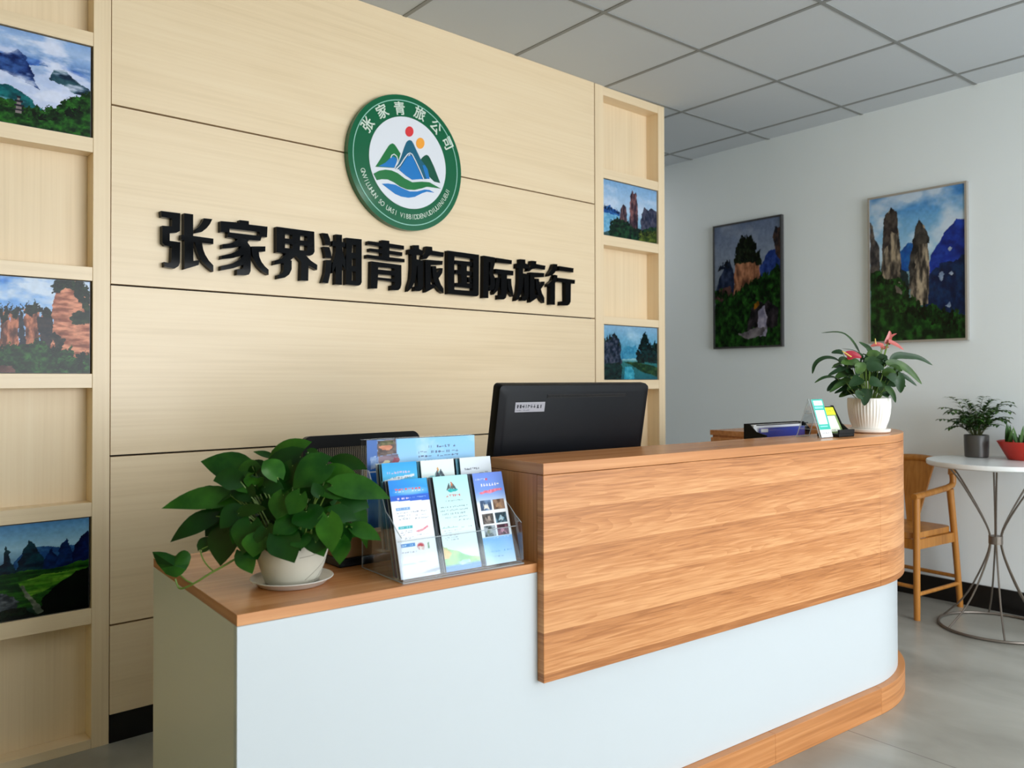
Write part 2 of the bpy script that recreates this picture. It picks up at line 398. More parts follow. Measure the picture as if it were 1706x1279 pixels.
# ------------------------------------------------------------------ display shelves either side
def shelf(name, label, x0, x1, c0, c1, bars, deep):
    t = thing(name, label, 'display shelf', T(0, 0, 0))
    obj('back_panel', boxbm(x0, x1, deep, deep + .02, 0, HC - .001), M_mapleBack, t)
    obj('upright', boxbm(x0, c0, 0, deep, 0, HC - .001), M_mapleZ, t, bevel=.001)
    obj('upright', boxbm(c1, x1, 0, deep, 0, HC - .001), M_mapleZ, t, bevel=.001)
    for a, b in bars: obj('shelf_board', boxbm(c0 + .0005, c1 - .0005, .001, deep, b, a), M_mapleX, t, bevel=.001)
    return t
barsL = [(HC - .001, 2.69), (2.3243, 2.2796), (1.9794, 1.9321), (1.5579, 1.5132), (1.2114, 1.1654), (.7942, .7491), (.4525, .4021), (.0307, 0)]
barsR = [(HC - .001, 2.687), (2.300, 2.2505), (1.950, 1.8985), (1.522, 1.481), (1.188, 1.138), (.7942, .7491), (.4525, .4021), (.0307, 0)]
shelf('display_shelf', 'pale maple niche shelf left of the sign wall with three landscape pictures', XG - .053 - .474 - .05, XG - .0005, XG - .053 - .474, XG - .053, barsL, .07)
shelf('display_shelf', 'narrow pale maple niche shelf right of the sign wall by the grey corner', XS + .001, XE, 3.058, 3.512, barsR, .085)

# ------------------------------------------------------------------ pictures in the niches
def niche_picture(P, x0, x1, z0, z1, label, group, deep):
    P.develop(44, 30, 1.25)
    t = thing('landscape_picture', label, 'picture', T(x0 + .003, .008, z0 + .001), group)
    w, h = x1 - x0 - .008, z1 - z0 - .003
    obj('picture_panel', boxbm(0, w, .0012, .03, 0, h), M_frame, t)
    printed('print', P, T(.002, 0, .002), w - .004, h - .004, t)
    return t
GL, GR_ = 'landscape pictures in the left niche shelf', 'landscape pictures in the right niche shelf'
LX0, LX1 = XG - .053 - .474, XG - .053
def S(s): return .46 + .54 * s              # visible part of the left-hand pictures
# L1 cloud sea with pagoda
P = Paint(280, 182, seed=3)
P.grad([(0, (150, 180, 222)), (.12, (178, 200, 232)), (.3, (120, 155, 205)), (.45, (190, 205, 235)), (.7, (205, 215, 240)), (1, (200, 210, 235))])
P.clouds(5, 7, (222, 230, 246), .48, .2, 1, .6)
P.fill([(0, .30), (.4, .26), (S(.6), .27), (S(1), .33), (S(1), .36), (S(.5), .33), (0, .42)], (70, 110, 185), (110, 150, 210), .03)
P.fill([(0, .22), (.2, .2), (S(.0), .29), (S(.1), .25), (S(.16), .21), (S(.24), .25), (S(.32), .37), (S(.4), .60), (S(.25), .52), (S(.12), .50), (S(0), .46), (0, .5)], (25, 48, 105), (70, 105, 165), .05)
P.clouds(6, 8, (215, 222, 245), .55, .18, 5, .75)
P.fill([(S(.52), .41), (S(.58), .33), (S(.68), .30), (S(.78), .37), (S(.86), .42), (S(1), .46), (S(1), .58), (S(.8), .54), (S(.66), .47), (S(.52), .47)], (32, 58, 84), (62, 100, 112), .05)
P.fill([(S(.4), .33), (S(.46), .28), (S(.53), .33)], (60, 95, 160), (80, 120, 180), .03)
P.fill([(0, .62), (S(.1), .6), (S(.28), .66), (S(.4), .76), (S(.5), .84), (S(.4), .95), (0, .95)], (12, 82, 92), (38, 128, 132), .05)
P.clouds(5, 9, (222, 228, 246), .58, .14, 9, .8)
P.fill([(0, .76), (S(.1), .75), (S(.3), .82), (S(.45), .83), (S(.6), .76), (S(.75), .66), (S(.88), .58), (1, .5), (1.1, .5), (1.1, 1.1), (0, 1.1)], (14, 48, 18), (58, 122, 44), .05, tex=(30, 22))
P.trees([(S(.3), .84), (S(.45), .84), (S(.6), .77), (S(.75), .67), (S(.88), .59), (1, .52)], .07, .04, 16, (16, 60, 20), (62, 128, 48), 1); P.trees([(S(.3), .92), (S(.6), .86), (1, .68)], .08, .05, 14, (12, 50, 16), (70, 138, 52), 2); P.trees([(S(0), .8), (S(.3), .86)], .06, .04, 8, (20, 66, 22), (74, 134, 40), 3)
for k, (a, b, c) in enumerate(((.15, .70, .012), (.13, .745, .022), (.125, .79, .026), (.12, .835, .03))): P.rect(S(.19) - c, b, S(.19) + c, b + .02, (48, 46, 60)); P.rect(S(.19) - c * .6, b + .02, S(.19) + c * .6, b + .045, (150, 140, 140))
niche_picture(P, LX0, LX1, 1.9794, 2.2796, 'picture of misty blue peaks and a pagoda, highest in the left shelf', GL, .07)
# L2 red sandstone pillars
P = Paint(280, 182, seed=5)
P.grad([(0, (92, 150, 222)), (.3, (140, 185, 236)), (1, (190, 215, 240))]); P.clouds(4, 5, (228, 236, 248), .45, .2, 2, .6)
for a, b, tp, q in ((.02, .1, .36, 1), (.1, .2, .32, 2), (.27, .42, .28, 3), (.45, .56, .32, 4), (-.3, -.1, .3, 5), (-.7, -.45, .22, 6)):
    P.fill([(S(a) - .01, .85), (S(a), tp + .06), (S((a + b) / 2), tp), (S(b), tp + .05), (S(b) + .012, .85)], (98, 60, 50), (206, 140, 110), .035, tex=(40, 12), seed=q)
    P.fill([(S(a) - .005, tp + .08), (S((a + b) / 2), tp - .03), (S(b) + .005, tp + .07), (S((a + b) / 2), tp + .14)], (18, 34, 26), (44, 62, 42), .07, seed=q + 9)
P.fill([(S(.2), .4), (S(.25), .36), (S(.28), .8), (S(.2), .8)], (36, 44, 62), (60, 66, 80), .03); P.fill([(S(.4), .4), (S(.58), .42), (S(.58), .8), (S(.44), .8)], (34, 40, 52), (70, 60, 62), .04)
P.fill([(S(.54), .95), (S(.57), .6), (S(.57), .3), (S(.61), .08), (S(.66), .0), (S(.9), .0), (S(.97), .1), (1.02, .25), (1.02, .95)], (150, 92, 72), (228, 166, 138), .03, tex=(14, 34), seed=31)
P.fill([(S(.60), .13), (S(.66), -.02), (S(.92), -.02), (1.0, .2), (1.02, .4), (S(.9), .3), (S(.82), .12), (S(.7), .1)], (20, 40, 26), (58, 78, 44), .1, seed=44)
P.fill([(S(.74), .4), (S(.84), .32), (S(1.0), .34), (1.0, .44), (S(.8), .46)], (28, 46, 32), (66, 80, 52), .08, seed=47); P.fill([(S(.57), .62), (S(.62), .55), (S(.7), .62), (S(.68), .8), (S(.6), .74)], (36, 40, 40), (70, 64, 56), .08, seed=49)
P.fill([(0, .78), (S(.0), .78), (S(.2), .72), (S(.45), .68), (S(.6), .76), (S(.7), .84), (S(.9), .82), (1.1, .78), (1.1, 1.1), (0, 1.1)], (14, 48, 26), (64, 118, 56), .06, tex=(30, 22), seed=3)
P.trees([(S(.6), .12), (S(.68), .03), (S(.9), .05), (1, .22)], .11, .04, 12, (18, 40, 26), (56, 84, 44), 4); P.trees([(S(0), .4), (S(.1), .36), (S(.2), .37), (S(.35), .32), (S(.5), .36)], .09, .03, 10, (18, 38, 34), (46, 66, 48), 5); P.trees([(0, .8), (S(.2), .76), (S(.45), .72), (S(.6), .8), (1, .84)], .09, .05, 24, (16, 60, 30), (66, 124, 58), 6); P.trees([(0, .92), (1, .94)], .1, .06, 18, (14, 52, 24), (60, 116, 54), 7)
P.fill([(0, .93), (S(.15), .93), (S(.18), 1.1), (0, 1.1)], (90, 60, 56), (128, 92, 84), .03)
niche_picture(P, LX0, LX1, 1.2114, 1.5132, 'picture of red sandstone pillars under blue sky, middle of the left shelf', GL, .07)
# L3 dark karst valley
P = Paint(280, 182, seed=8)
P.grad([(0, (96, 150, 196)), (.25, (168, 206, 226)), (.4, (120, 160, 190)), (1, (20, 50, 30))])
P.fill([(S(.0), .6), (S(.3), .25), (S(.6), .28), (1.05, .3), (1.05, .65), (0, .65)], (40, 86, 140), (64, 116, 160), .03)
for a, b, tp, cc in ((-.5, -.2, .25, 0), (.0, .17, .2, 0), (.2, .5, .17, 0), (.46, .72, .28, 1), (.62, .86, .2, 1), (.8, 1.2, .14, 2)):
    P.fill([(S(a) - .02, .62), (S(a) + .02, tp + .14), (S((a * 1.1 + b * .9) / 2), tp), (S(b) - .01, tp + .2), (S(b) + .04, .62)], ((10, 34, 58), (10, 30, 76), (8, 20, 66))[cc], ((22, 70, 84), (18, 56, 108), (14, 40, 96))[cc], .04, seed=int(tp * 100))
P.fill([(0, .5), (S(.3), .5), (S(.6), .5), (1.05, .45), (1.05, .9), (0, .9)], (16, 62, 26), (66, 122, 36), .05, tex=(6, 30), seed=4)
P.fill([(S(.2), .62), (S(.5), .56), (S(.9), .55), (S(.7), .66), (S(.5), .74), (S(.3), .8)], (60, 118, 30), (118, 166, 60), .03, tex=(6, 34), seed=6)
P.fill([(S(.48), .8), (S(.68), .66), (S(.85), .58), (1.05, .52), (1.05, 1.05), (S(.4), 1.05)], (4, 10, 10), (12, 28, 18), .05, seed=7)
P.fill([(0, .72), (S(.08), .7), (S(.2), .82), (S(.26), 1.05), (0, 1.05)], (56, 64, 70), (120, 126, 132), .06, tex=(30, 30), seed=9)
P.fill([(S(.22), .66), (S(.26), .66), (S(.48), .95), (S(.42), .98)], (90, 100, 88), (140, 146, 130), .03)
P.fill([(0, .92), (S(.3), .9), (S(.5), 1.05), (0, 1.05)], (6, 16, 12), (20, 44, 24), .08, seed=12)
niche_picture(P, LX0, LX1, .4525, .7491, 'picture of a dark green karst valley with fields, lowest in the left shelf', GL, .07)
# R1
P = Paint(210, 145, seed=11)
P.grad([(0, (140, 178, 214)), (.4, (176, 200, 224)), (.7, (150, 190, 216)), (1, (60, 90, 90))]); P.clouds(4, 4, (200, 214, 232), .5, .25, 3, .6)
P.fill([(0, .5), (.1, .44), (.2, .5), (.3, .55), (.3, .7), (0, .62)], (34, 84, 150), (60, 120, 180), .06)
P.fill([(0, .6), (.3, .6), (.3, .85), (0, .95)], (150, 196, 220), (110, 170, 205), .05)
P.fill([(.28, .9), (.31, .5), (.36, .38), (.42, .42), (.44, .9)], (62, 52, 66), (134, 102, 104), .03, tex=(40, 10)); P.fill([(.47, .95), (.49, .2), (.53, .08), (.56, .14), (.6, .1), (.63, .3), (.64, .95)], (58, 46, 62), (150, 108, 108), .03, tex=(40, 10), seed=3)
P.fill([(.68, .95), (.7, .5), (.76, .36), (.84, .4), (.9, .34), (1.05, .42), (1.05, .95)], (44, 52, 78), (92, 92, 110), .05, tex=(30, 14), seed=5)
P.fill([(.1, 1.05), (.12, .78), (.26, .66), (.44, .7), (.55, .82), (.7, .8), (.85, .72), (1.05, .66), (1.05, 1.05)], (12, 40, 34), (40, 84, 56), .08, tex=(26, 20), seed=6)
P.fill([(.62, 1.05), (.72, .86), (.9, .78), (1.05, .74), (1.05, 1.05)], (50, 70, 30), (108, 122, 56), .08, tex=(26, 20), seed=8)
P.trees([(.1, .8), (.26, .69), (.44, .72), (.56, .83), (.7, .8)], .08, .05, 14, (12, 46, 40), (40, 86, 60), 8); P.trees([(.0, .5), (.28, .56)], .06, .03, 9, (24, 60, 110), (40, 90, 150), 9); P.trees([(.66, .9), (1, .82)], .09, .06, 9, (60, 80, 34), (112, 126, 60), 10)
niche_picture(P, 3.058, 3.512, 1.950, 2.2505, 'picture of twin rock towers over a lake, upper one in the right shelf', GR_, .085)
# R2
P = Paint(210, 145, seed=13)
P.grad([(0, (150, 186, 214)), (.3, (120, 176, 204)), (.55, (70, 150, 180)), (.62, (160, 200, 210)), (.68, (60, 130, 130)), (1, (40, 110, 124))]); P.clouds(3, 5, (176, 208, 226), .5, .25, 3, .5)
P.fill([(.3, .62), (.36, .4), (.44, .36), (.52, .4), (.58, .34), (.68, .6)], (66, 142, 176), (90, 164, 192), .03)
P.fill([(0, .95), (0, .3), (.06, .28), (.12, .22), (.2, .14), (.27, .24), (.31, .45), (.32, .7), (.2, .95)], (20, 40, 60), (86, 92, 112), .06, tex=(30, 20), seed=2)
P.fill([(.6, .6), (.68, .44), (.69, .3), (.73, .12), (.78, .12), (.81, .3), (.84, .42), (.9, .38), (1.05, .3), (1.05, .7), (.62, .68)], (8, 32, 40), (24, 68, 68), .08, tex=(30, 30), seed=4)
P.fill([(.36, .68), (.6, .66), (1.05, .78), (1.05, .96), (.7, .86), (.5, .74)], (14, 60, 40), (70, 104, 60), .04, seed=5); P.fill([(0, .72), (.3, .68), (.34, .8), (.3, 1.05), (0, 1.05)], (10, 40, 44), (30, 70, 66), .06, seed=7)
P.fill([(.38, .76), (.5, .76), (.56, .9), (.54, 1.05), (.36, 1.05)], (50, 150, 176), (90, 180, 200), .03, seed=8)
P.trees([(.62, .55), (.68, .36), (.76, .2), (.84, .38), (.92, .42), (1, .34)], .13, .07, 14, (8, 34, 42), (26, 72, 66), 11); P.trees([(.64, .66), (1, .62)], .1, .06, 9, (8, 36, 40), (24, 66, 58), 12); P.trees([(0, .32), (.12, .24), (.2, .18), (.3, .4)], .08, .05, 7, (24, 46, 60), (60, 82, 84), 13)
niche_picture(P, 3.058, 3.512, 1.188, 1.481, 'picture of a turquoise river between dark pines, lower one in the right shelf', GR_, .085)

# ------------------------------------------------------------------ framed pictures on the right wall
def wall_picture(P, corners, label, fmat):
    P.develop(30, 46, 1.15)
    a = [MWi @ at_rw(*c) for c in corners]          # TL, TR, BR, BL
    y0 = (a[0].y + a[3].y) / 2; y1 = (a[1].y + a[2].y) / 2; z1 = (a[0].z + a[1].z) / 2; z0 = (a[2].z + a[3].z) / 2
    w, h = y0 - y1, z1 - z0
    M = MW @ Matrix.Translation((0, y0, z0)) @ Matrix.Rotation(-PI / 2, 4, 'Z')     # local X runs along the wall to the right, local -Y into the room
    t = thing('framed_picture', label, 'picture', M)
    bm = bmesh.new(); f = .011
    box(bm, 0, f, -.025, -.001, 0, h); box(bm, w - f, w, -.025, -.001, 0, h); box(bm, f, w - f, -.025, -.001, 0, f); box(bm, f, w - f, -.025, -.001, h - f, h)
    obj('frame', bm, fmat, t)
    obj('backing', boxbm(f, w - f, -.018, -.002, f, h - f), M_blackmat, t)
    printed('print', P, T(f, -.0195, f), w - 2 * f, h - 2 * f, t)
P = Paint(210, 315, seed=17)
P.grad([(0, (116, 130, 158)), (.3, (140, 152, 172)), (.6, (120, 130, 140)), (1, (30, 60, 30))]); P.clouds(3, 5, (160, 170, 186), .5, .3, 3, .6)
P.fill([(0, .55), (.08, .42), (.16, .34), (.24, .3), (.3, .36), (.32, .5), (.3, .6), (0, .6)], (24, 36, 62), (60, 72, 100), .04)
P.fill([(.66, .45), (.74, .34), (.82, .26), (.94, .24), (1.05, .22), (1.05, .5), (.8, .5), (.7, .5)], (30, 52, 116), (66, 90, 156), .04, seed=3)
P.fill([(.89, .14), (.92, .08), (1.05, .06), (1.05, .36), (.93, .3)], (40, 40, 48), (96, 74, 66), .05, seed=6)
P.fill([(.30, .58), (.31, .38), (.35, .27), (.44, .24), (.58, .26), (.68, .3), (.7, .42), (.66, .56)], (92, 62, 48), (186, 134, 104), .03, tex=(24, 12), seed=5)
P.fill([(.33, .34), (.36, .24), (.38, .15), (.44, .12), (.52, .14), (.58, .12), (.62, .2), (.66, .26), (.69, .3), (.6, .33), (.46, .33)], (18, 28, 22), (50, 62, 40), .07, freq=24, seed=7)
P.fill([(0, .53), (.2, .52), (.32, .57), (.5, .5), (.7, .46), (.85, .42), (1.05, .38), (1.05, 1.05), (0, 1.05)], (10, 34, 12), (44, 92, 34), .06, tex=(24, 26), seed=8)
P.fill([(0, .53), (.24, .5), (.3, .58), (.1, .62), (0, .6)], (62, 44, 48), (96, 70, 66), .05, seed=10)
P.fill([(.5, .86), (.55, .72), (.66, .66), (.82, .65), (.95, .7), (.96, .86)], (22, 20, 26), (66, 60, 66), .06, seed=11); P.fill([(.66, .92), (.67, .72), (.76, .68), (.80, .8), (.78, .92)], (120, 118, 140), (176, 172, 190), .05, seed=12)
P.fill([(.36, .9), (.6, .86), (.8, .86), (.74, .92), (.5, .94)], (90, 86, 92), (140, 134, 140), .04, seed=13); P.fill([(.6, .66), (.66, .63), (.68, .68), (.62, .71)], (120, 84, 20), (160, 110, 30), .05)
P.trees([(.32, .36), (.38, .2), (.48, .17), (.58, .17), (.66, .3), (.7, .36)], .07, .08, 16, (18, 30, 22), (52, 66, 42), 14); P.trees([(.36, .3), (.62, .28)], .07, .08, 8, (20, 32, 24), (46, 58, 40), 15); P.trees([(0, .56), (.32, .6), (.5, .53), (.8, .45), (1, .4)], .05, .07, 18, (14, 44, 16), (50, 100, 40), 16); P.trees([(0, .72), (.5, .66), (1, .56)], .06, .09, 18, (12, 40, 14), (46, 96, 36), 17); P.trees([(.05, .36), (.25, .32)], .05, .06, 5, (26, 38, 60), (40, 54, 80), 18)
wall_picture(P, [(1192, 377), (1307.5, 358), (1305, 578), (1191.5, 581)], 'smaller-looking framed picture of a tree-topped rock tower, nearer the corner', M_frame)
P = Paint(220, 322, seed=19)
P.grad([(0, (62, 130, 200)), (.18, (120, 176, 220)), (.4, (170, 206, 230)), (1, (20, 60, 40))]); P.clouds(3, 6, (226, 234, 244), .42, .25, 3, .5); P.clouds(2, 5, (214, 226, 240), .5, .2, 8, .45)
P.fill([(.3, .4), (.42, .34), (.54, .36), (.6, .5), (.3, .55)], (20, 84, 160), (40, 110, 180), .03)
P.fill([(.6, .6), (.66, .44), (.72, .38), (.82, .28), (.92, .23), (1.05, .22), (1.05, .9), (.6, .8)], (12, 36, 120), (36, 72, 170), .03, tex=(10, 16), seed=2)
P.fill([(.6, .85), (.64, .55), (.8, .5), (1.05, .45), (1.05, .9), (.8, .9)], (10, 28, 66), (26, 56, 100), .05, seed=3)
P.fill([(.0, .55), (.0, .14), (.04, .18), (.06, .28), (.11, .34), (.12, .5)], (50, 50, 54), (110, 102, 96), .04, seed=4)
P.fill([(.12, .58), (.14, .36), (.16, .2), (.17, .12), (.24, .09), (.31, .12), (.32, .26), (.34, .4), (.36, .58)], (60, 56, 54), (178, 164, 142), .025, tex=(30, 14), seed=5); P.fill([(.16, .26), (.17, .12), (.24, .08), (.31, .12), (.32, .28), (.24, .24), (.2, .33), (.14, .4)], (40, 36, 40), (86, 78, 74), .05, seed=6)
P.fill([(.44, .78), (.45, .5), (.48, .34), (.5, .24), (.54, .2), (.6, .24), (.63, .34), (.64, .5), (.63, .76)], (60, 56, 54), (186, 172, 150), .025, tex=(30, 14), seed=7); P.fill([(.42, .7), (.43, .45), (.48, .32), (.5, .23), (.55, .19), (.63, .28), (.64, .36), (.54, .36), (.5, .46), (.46, .6)], (34, 34, 38), (80, 76, 72), .05, seed=8)
P.fill([(.34, .5), (.42, .55), (.44, .78), (.34, .7)], (16, 34, 44), (34, 56, 60), .05, seed=15)
P.fill([(0, .52), (.12, .5), (.2, .57), (.34, .58), (.42, .68), (.56, .78), (.66, .76), (.8, .82), (1.05, .86), (1.05, 1.05), (0, 1.05)], (10, 38, 16), (44, 96, 38), .06, tex=(20, 24), seed=9)
P.fill([(.28, .62), (.33, .58), (.37, .62), (.36, .68), (.3, .67)], (110, 104, 96), (150, 144, 132), .04, seed=10)
for a, b in ((.76, .58), (.86, .57), (.86, .41), (.83, .77)): P.fill([(a - .03, b), (a, b - .02), (a + .03, b), (a, b + .02)], (120, 140, 170), (190, 200, 214), .06, seed=int(b * 99))
P.trees([(0, .56), (.2, .6), (.34, .61), (.42, .7), (.56, .8), (.8, .84), (1, .88)], .05, .07, 18, (14, 46, 20), (48, 100, 42), 19); P.trees([(0, .72), (.4, .8), (1, .95)], .06, .1, 16, (12, 42, 18), (48, 102, 40), 20)
wall_picture(P, [(1449, 330.5), (1615, 302.5), (1614, 567), (1450, 572)], 'larger-looking framed picture of twin rock pillars under bright sky, behind the flowering plant', M_framelight)

# ================================================================== THE SIGN: ten raised black characters
def K(ox, oy, s, pts): return [(ox + x / s, oy + y / s) for x, y in pts]
c1 = (260, 340, 8.53); c2 = (445, 360, 9.478); c3 = (600, 390, 10.6625); c4 = (730, 405, 12.18); c5 = (840, 425, 13.123)
SIGN = [
 ('first black character of the sign, beside the left niche shelf', c1, [
  [[(70,95),(345,130),(340,380),(295,405),(195,412),(195,520),(345,540),(340,830),(320,880),(265,915),(120,890),(115,820),(180,835),(215,820),(225,605),(130,590),(90,550),(90,305),(225,315),(228,205),(78,180)]],
  [[(400,128),(528,145),(528,450),(815,490),(815,568),(655,550),(670,640),(700,720),(750,800),(815,870),(815,960),(740,900),(670,830),(620,760),(580,660),(555,545),(530,540),(532,805),(620,795),(605,865),(405,925),(405,512),(355,505),(360,435),(400,437)]],
  [[(680,200),(800,212),(765,285),(715,345),(650,395),(550,415),(555,360),(615,315),(660,250)]]]),
 ('second black character of the sign, the one with a roof stroke', c1, [
  [[(920,240),(1190,262),(1190,225),(1320,240),(1320,288),(1585,320),(1578,470),(1500,465),(1485,520),(1320,510),(1300,540),(1340,600),(1348,740),(1345,950),(1320,1000),(1280,1010),(1150,1005),(1155,925),(1235,920),(1245,860),(1100,910),(925,942),(925,878),(1080,845),(1200,780),(1245,720),(1100,765),(930,782),(935,730),(1060,705),(1160,660),(1215,595),(1100,620),(945,632),(945,570),(1060,555),(1130,525),(1165,495),(1020,470),(1022,402),(920,395)],
   [(1045,348),(1475,397),(1468,450),(1045,400)]],
  [[(1355,600),(1555,600),(1553,672),(1460,680),(1470,750),(1500,820),(1545,880),(1600,930),(1600,1005),(1520,960),(1450,890),(1395,800),(1365,710)]]]),
 ('third black character of the sign, a four-window box on two legs', c2, [
  [[(150,165),(745,245),(750,560),(725,605),(680,625),(615,620),(690,700),(795,770),(790,850),(655,780),(650,1020),(530,1015),(540,720),(455,625),(370,695),(390,700),(388,840),(350,920),(280,970),(170,990),(170,930),(240,900),(262,850),(262,740),(110,770),(120,700),(230,670),(300,590),(150,572)],
   [(285,285),(400,295),(398,360),(283,350)], [(525,310),(635,320),(632,392),(522,380)], [(285,435),(405,445),(403,515),(283,500)], [(520,460),(635,470),(632,548),(518,535)]]]),
 ('fourth black character of the sign, with three slanting dashes at its left', c2, [
  [[(870,265),(960,275),(995,360),(1005,460),(925,455),(905,360)]], [[(890,480),(985,488),(1010,580),(1022,665),(930,658),(915,570)]], [[(935,690),(1020,695),(1005,880),(965,1060),(870,1050),(915,900)]],
  [[(1090,285),(1183,295),(1183,405),(1235,415),(1232,488),(1190,485),(1195,560),(1238,700),(1238,850),(1185,750),(1183,1085),(1080,1078),(1085,770),(1070,820),(1028,900),(1028,780),(1060,660),(1085,560),(1085,475),(1030,470),(1032,390),(1088,398)]],
  [[(1250,340),(1495,365),(1495,1040),(1475,1085),(1440,1098),(1245,1080)], [(1350,450),(1405,455),(1400,585),(1340,575)], [(1345,665),(1400,672),(1400,790),(1340,785)], [(1345,870),(1400,875),(1400,1025),(1340,1015)]]]),
 ('fifth black character of the sign, right below the round emblem', c3, [
  [[(150,120),(390,150),(390,105),(520,118),(520,165),(780,205),(780,275),(522,240),(522,290),(752,322),(748,390),(522,355),(522,408),(790,440),(790,500),(520,480),(125,425),(125,362),(390,395),(390,340),(180,308),(175,250),(390,275),(392,225),(145,185)]],
  [[(200,480),(735,548),(735,890),(715,960),(680,995),(555,995),(555,910),(615,905),(615,850),(315,810),(305,965),(190,965)], [(322,585),(612,610),(610,655),(320,625)], [(320,712),(612,738),(610,795),(318,765)]]]),
 ('sixth black character of the sign, between the fifth and the closed square', c3, [
  [[(945,195),(1045,195),(1050,262),(1125,300),(1110,372),(1005,370),(1005,445),(1120,470),(1118,930),(1100,985),(1060,1012),(970,1010),(970,930),(1025,920),(1020,560),(1010,560),(1000,700),(970,850),(920,950),(850,1020),(855,940),(900,800),(915,600),(915,360),(865,355),(870,268),(945,268)]],
  [[(1180,215),(1280,225),(1285,290),(1490,325),(1480,405),(1240,370),(1180,440),(1105,450),(1110,390),(1150,330)]],
  [[(1160,450),(1470,475),(1460,545),(1255,548),(1255,890),(1330,895),(1325,950),(1165,1035),(1160,700)]],
  [[(1280,565),(1350,565),(1362,680),(1400,640),(1412,600),(1470,605),(1460,690),(1395,785),(1430,880),(1485,970),(1485,1050),(1420,1010),(1350,920),(1300,790)]]]),
 ('seventh black character of the sign, the closed square', c4, [
  [[(195,148),(830,235),(825,1040),(800,1075),(760,1080),(200,1030)], [(332,270),(712,325),(705,970),(330,940)]],
  [[(345,345),(690,380),(688,468),(585,460),(585,560),(680,575),(678,660),(585,655),(585,810),(690,820),(688,920),(345,885),(345,805),(470,808),(465,640),(355,620),(360,540),(460,545),(460,440),(345,425)]],
  [[(605,685),(655,690),(690,800),(620,795)]]]),
 ('eighth black character of the sign, just right of the closed square', c4, [
  [[(925,250),(1160,290),(1150,420),(1105,590),(1150,690),(1155,860),(1130,940),(1035,970),(1035,880),(1060,850),(1062,730),(1032,600),(1060,480),(1060,390),(1030,380),(1020,1115),(915,1110)]],
  [[(1185,295),(1498,345),(1492,425),(1180,395)]],
  [[(1165,520),(1530,560),(1525,655),(1400,645),(1395,1040),(1375,1110),(1330,1142),(1225,1140),(1225,1050),(1275,1045),(1280,640),(1165,620)]],
  [[(1180,695),(1255,700),(1240,860),(1200,970),(1130,1045),(1118,990),(1160,900)]], [[(1405,715),(1485,720),(1490,840),(1525,1010),(1520,1085),(1450,1000),(1415,880)]]]),
 ('ninth black character of the sign, next to the last', c5, [
  [[(350,85),(465,95),(465,180),(550,210),(540,300),(415,290),(415,395),(540,410),(535,900),(510,965),(460,1000),(385,992),(390,905),(440,895),(440,490),(425,490),(410,680),(360,860),(310,965),(250,1000),(255,930),(300,780),(320,560),(320,290),(275,285),(280,180),(350,180)]],
  [[(600,120),(705,130),(700,190),(905,230),(890,320),(690,290),(620,300),(550,355),(505,355),(520,310),(580,230)]],
  [[(570,372),(880,390),(870,480),(665,485),(665,860),(735,870),(730,930),(570,1035),(560,800)]],
  [[(685,510),(760,515),(775,640),(820,575),(885,575),(880,640),(805,740),(830,830),(880,930),(880,1045),(820,990),(745,860),(700,720)]]]),
 ('last black character of the sign, beside the right niche shelf', c5, [
  [[(1085,190),(1165,200),(1160,280),(1110,380),(1060,430),(960,465),(970,410),(1040,310)]],
  [[(1105,425),(1165,440),(1165,520),(1115,610),(1112,1085),(1005,1080),(1010,690),(950,690),(960,630),(1050,550)]],
  [[(1200,235),(1518,285),(1512,378),(1198,340)]],
  [[(1180,492),(1550,540),(1545,625),(1460,618),(1455,1010),(1430,1070),(1390,1100),(1240,1098),(1245,1010),(1345,1000),(1340,605),(1165,580)]]]),
]
LF, LB = -.026, -.0005
for label, cc, strokes in SIGN:
    bm = bmesh.new()
    for st in strokes:
        polys = []
        for q in st:
            w = [at_y(px, py, LF) for px, py in K(*cc, q)]
            polys.append([(p.x, p.z) for p in w])
        prism(bm, polys, lambda p: (p[0], LF, p[1]), lambda p: (p[0], LB, p[1]))
    tag(obj('sign_character', bm, M_black), label, 'sign letter', 'black characters of the sign')

# ------------------------------------------------------------------ round emblem
ec = (560, 140, 4.917)
EY = -.030
def E2(x, y, yy=EY):
    p = at_y(ec[0] + x / ec[2], ec[1] + y / ec[2], yy); return (p.x, p.z)
eL, eR, eT, eB = E2(82, 600), E2(1036, 690), E2(470, 82), E2(620, 1186)
ex = (eL[0] + eR[0]) / 2; ez = (eT[1] + eB[1]) / 2; er = (eR[0] - eL[0] + eT[1] - eB[1]) / 4
iL, iR, iT, iB = E2(257, 560), E2(905, 670), E2(545, 275), E2(660, 1018)
ir = (iR[0] - iL[0] + iT[1] - iB[1]) / 4; ix = (iL[0] + iR[0]) / 2; iz = (iT[1] + iB[1]) / 2
M_egreen = plain('emblem_green', C(10, 98, 62), 0.12); M_egreen2 = plain('emblem_dark_green', C(8, 82, 60), 0.2); M_ewhite = plain('emblem_white', C(226, 230, 238), 0.2)
M_eline = plain('emblem_pale_line', C(150, 205, 190), 0.3); M_eteal = plain('emblem_teal_blue', C(20, 96, 124), 0.2); M_eblue = plain('emblem_blue', C(22, 120, 196), 0.2)
M_ered = plain('emblem_red', C(222, 58, 62), 0.2); M_eorange = plain('emblem_orange', C(248, 166, 60), 0.2); M_eleaf = plain('emblem_leaf_green', C(20, 116, 58), 0.2)
em = thing('round_emblem', 'round green and white emblem with mountains, above the black characters', 'emblem', T(ex, 0, ez))
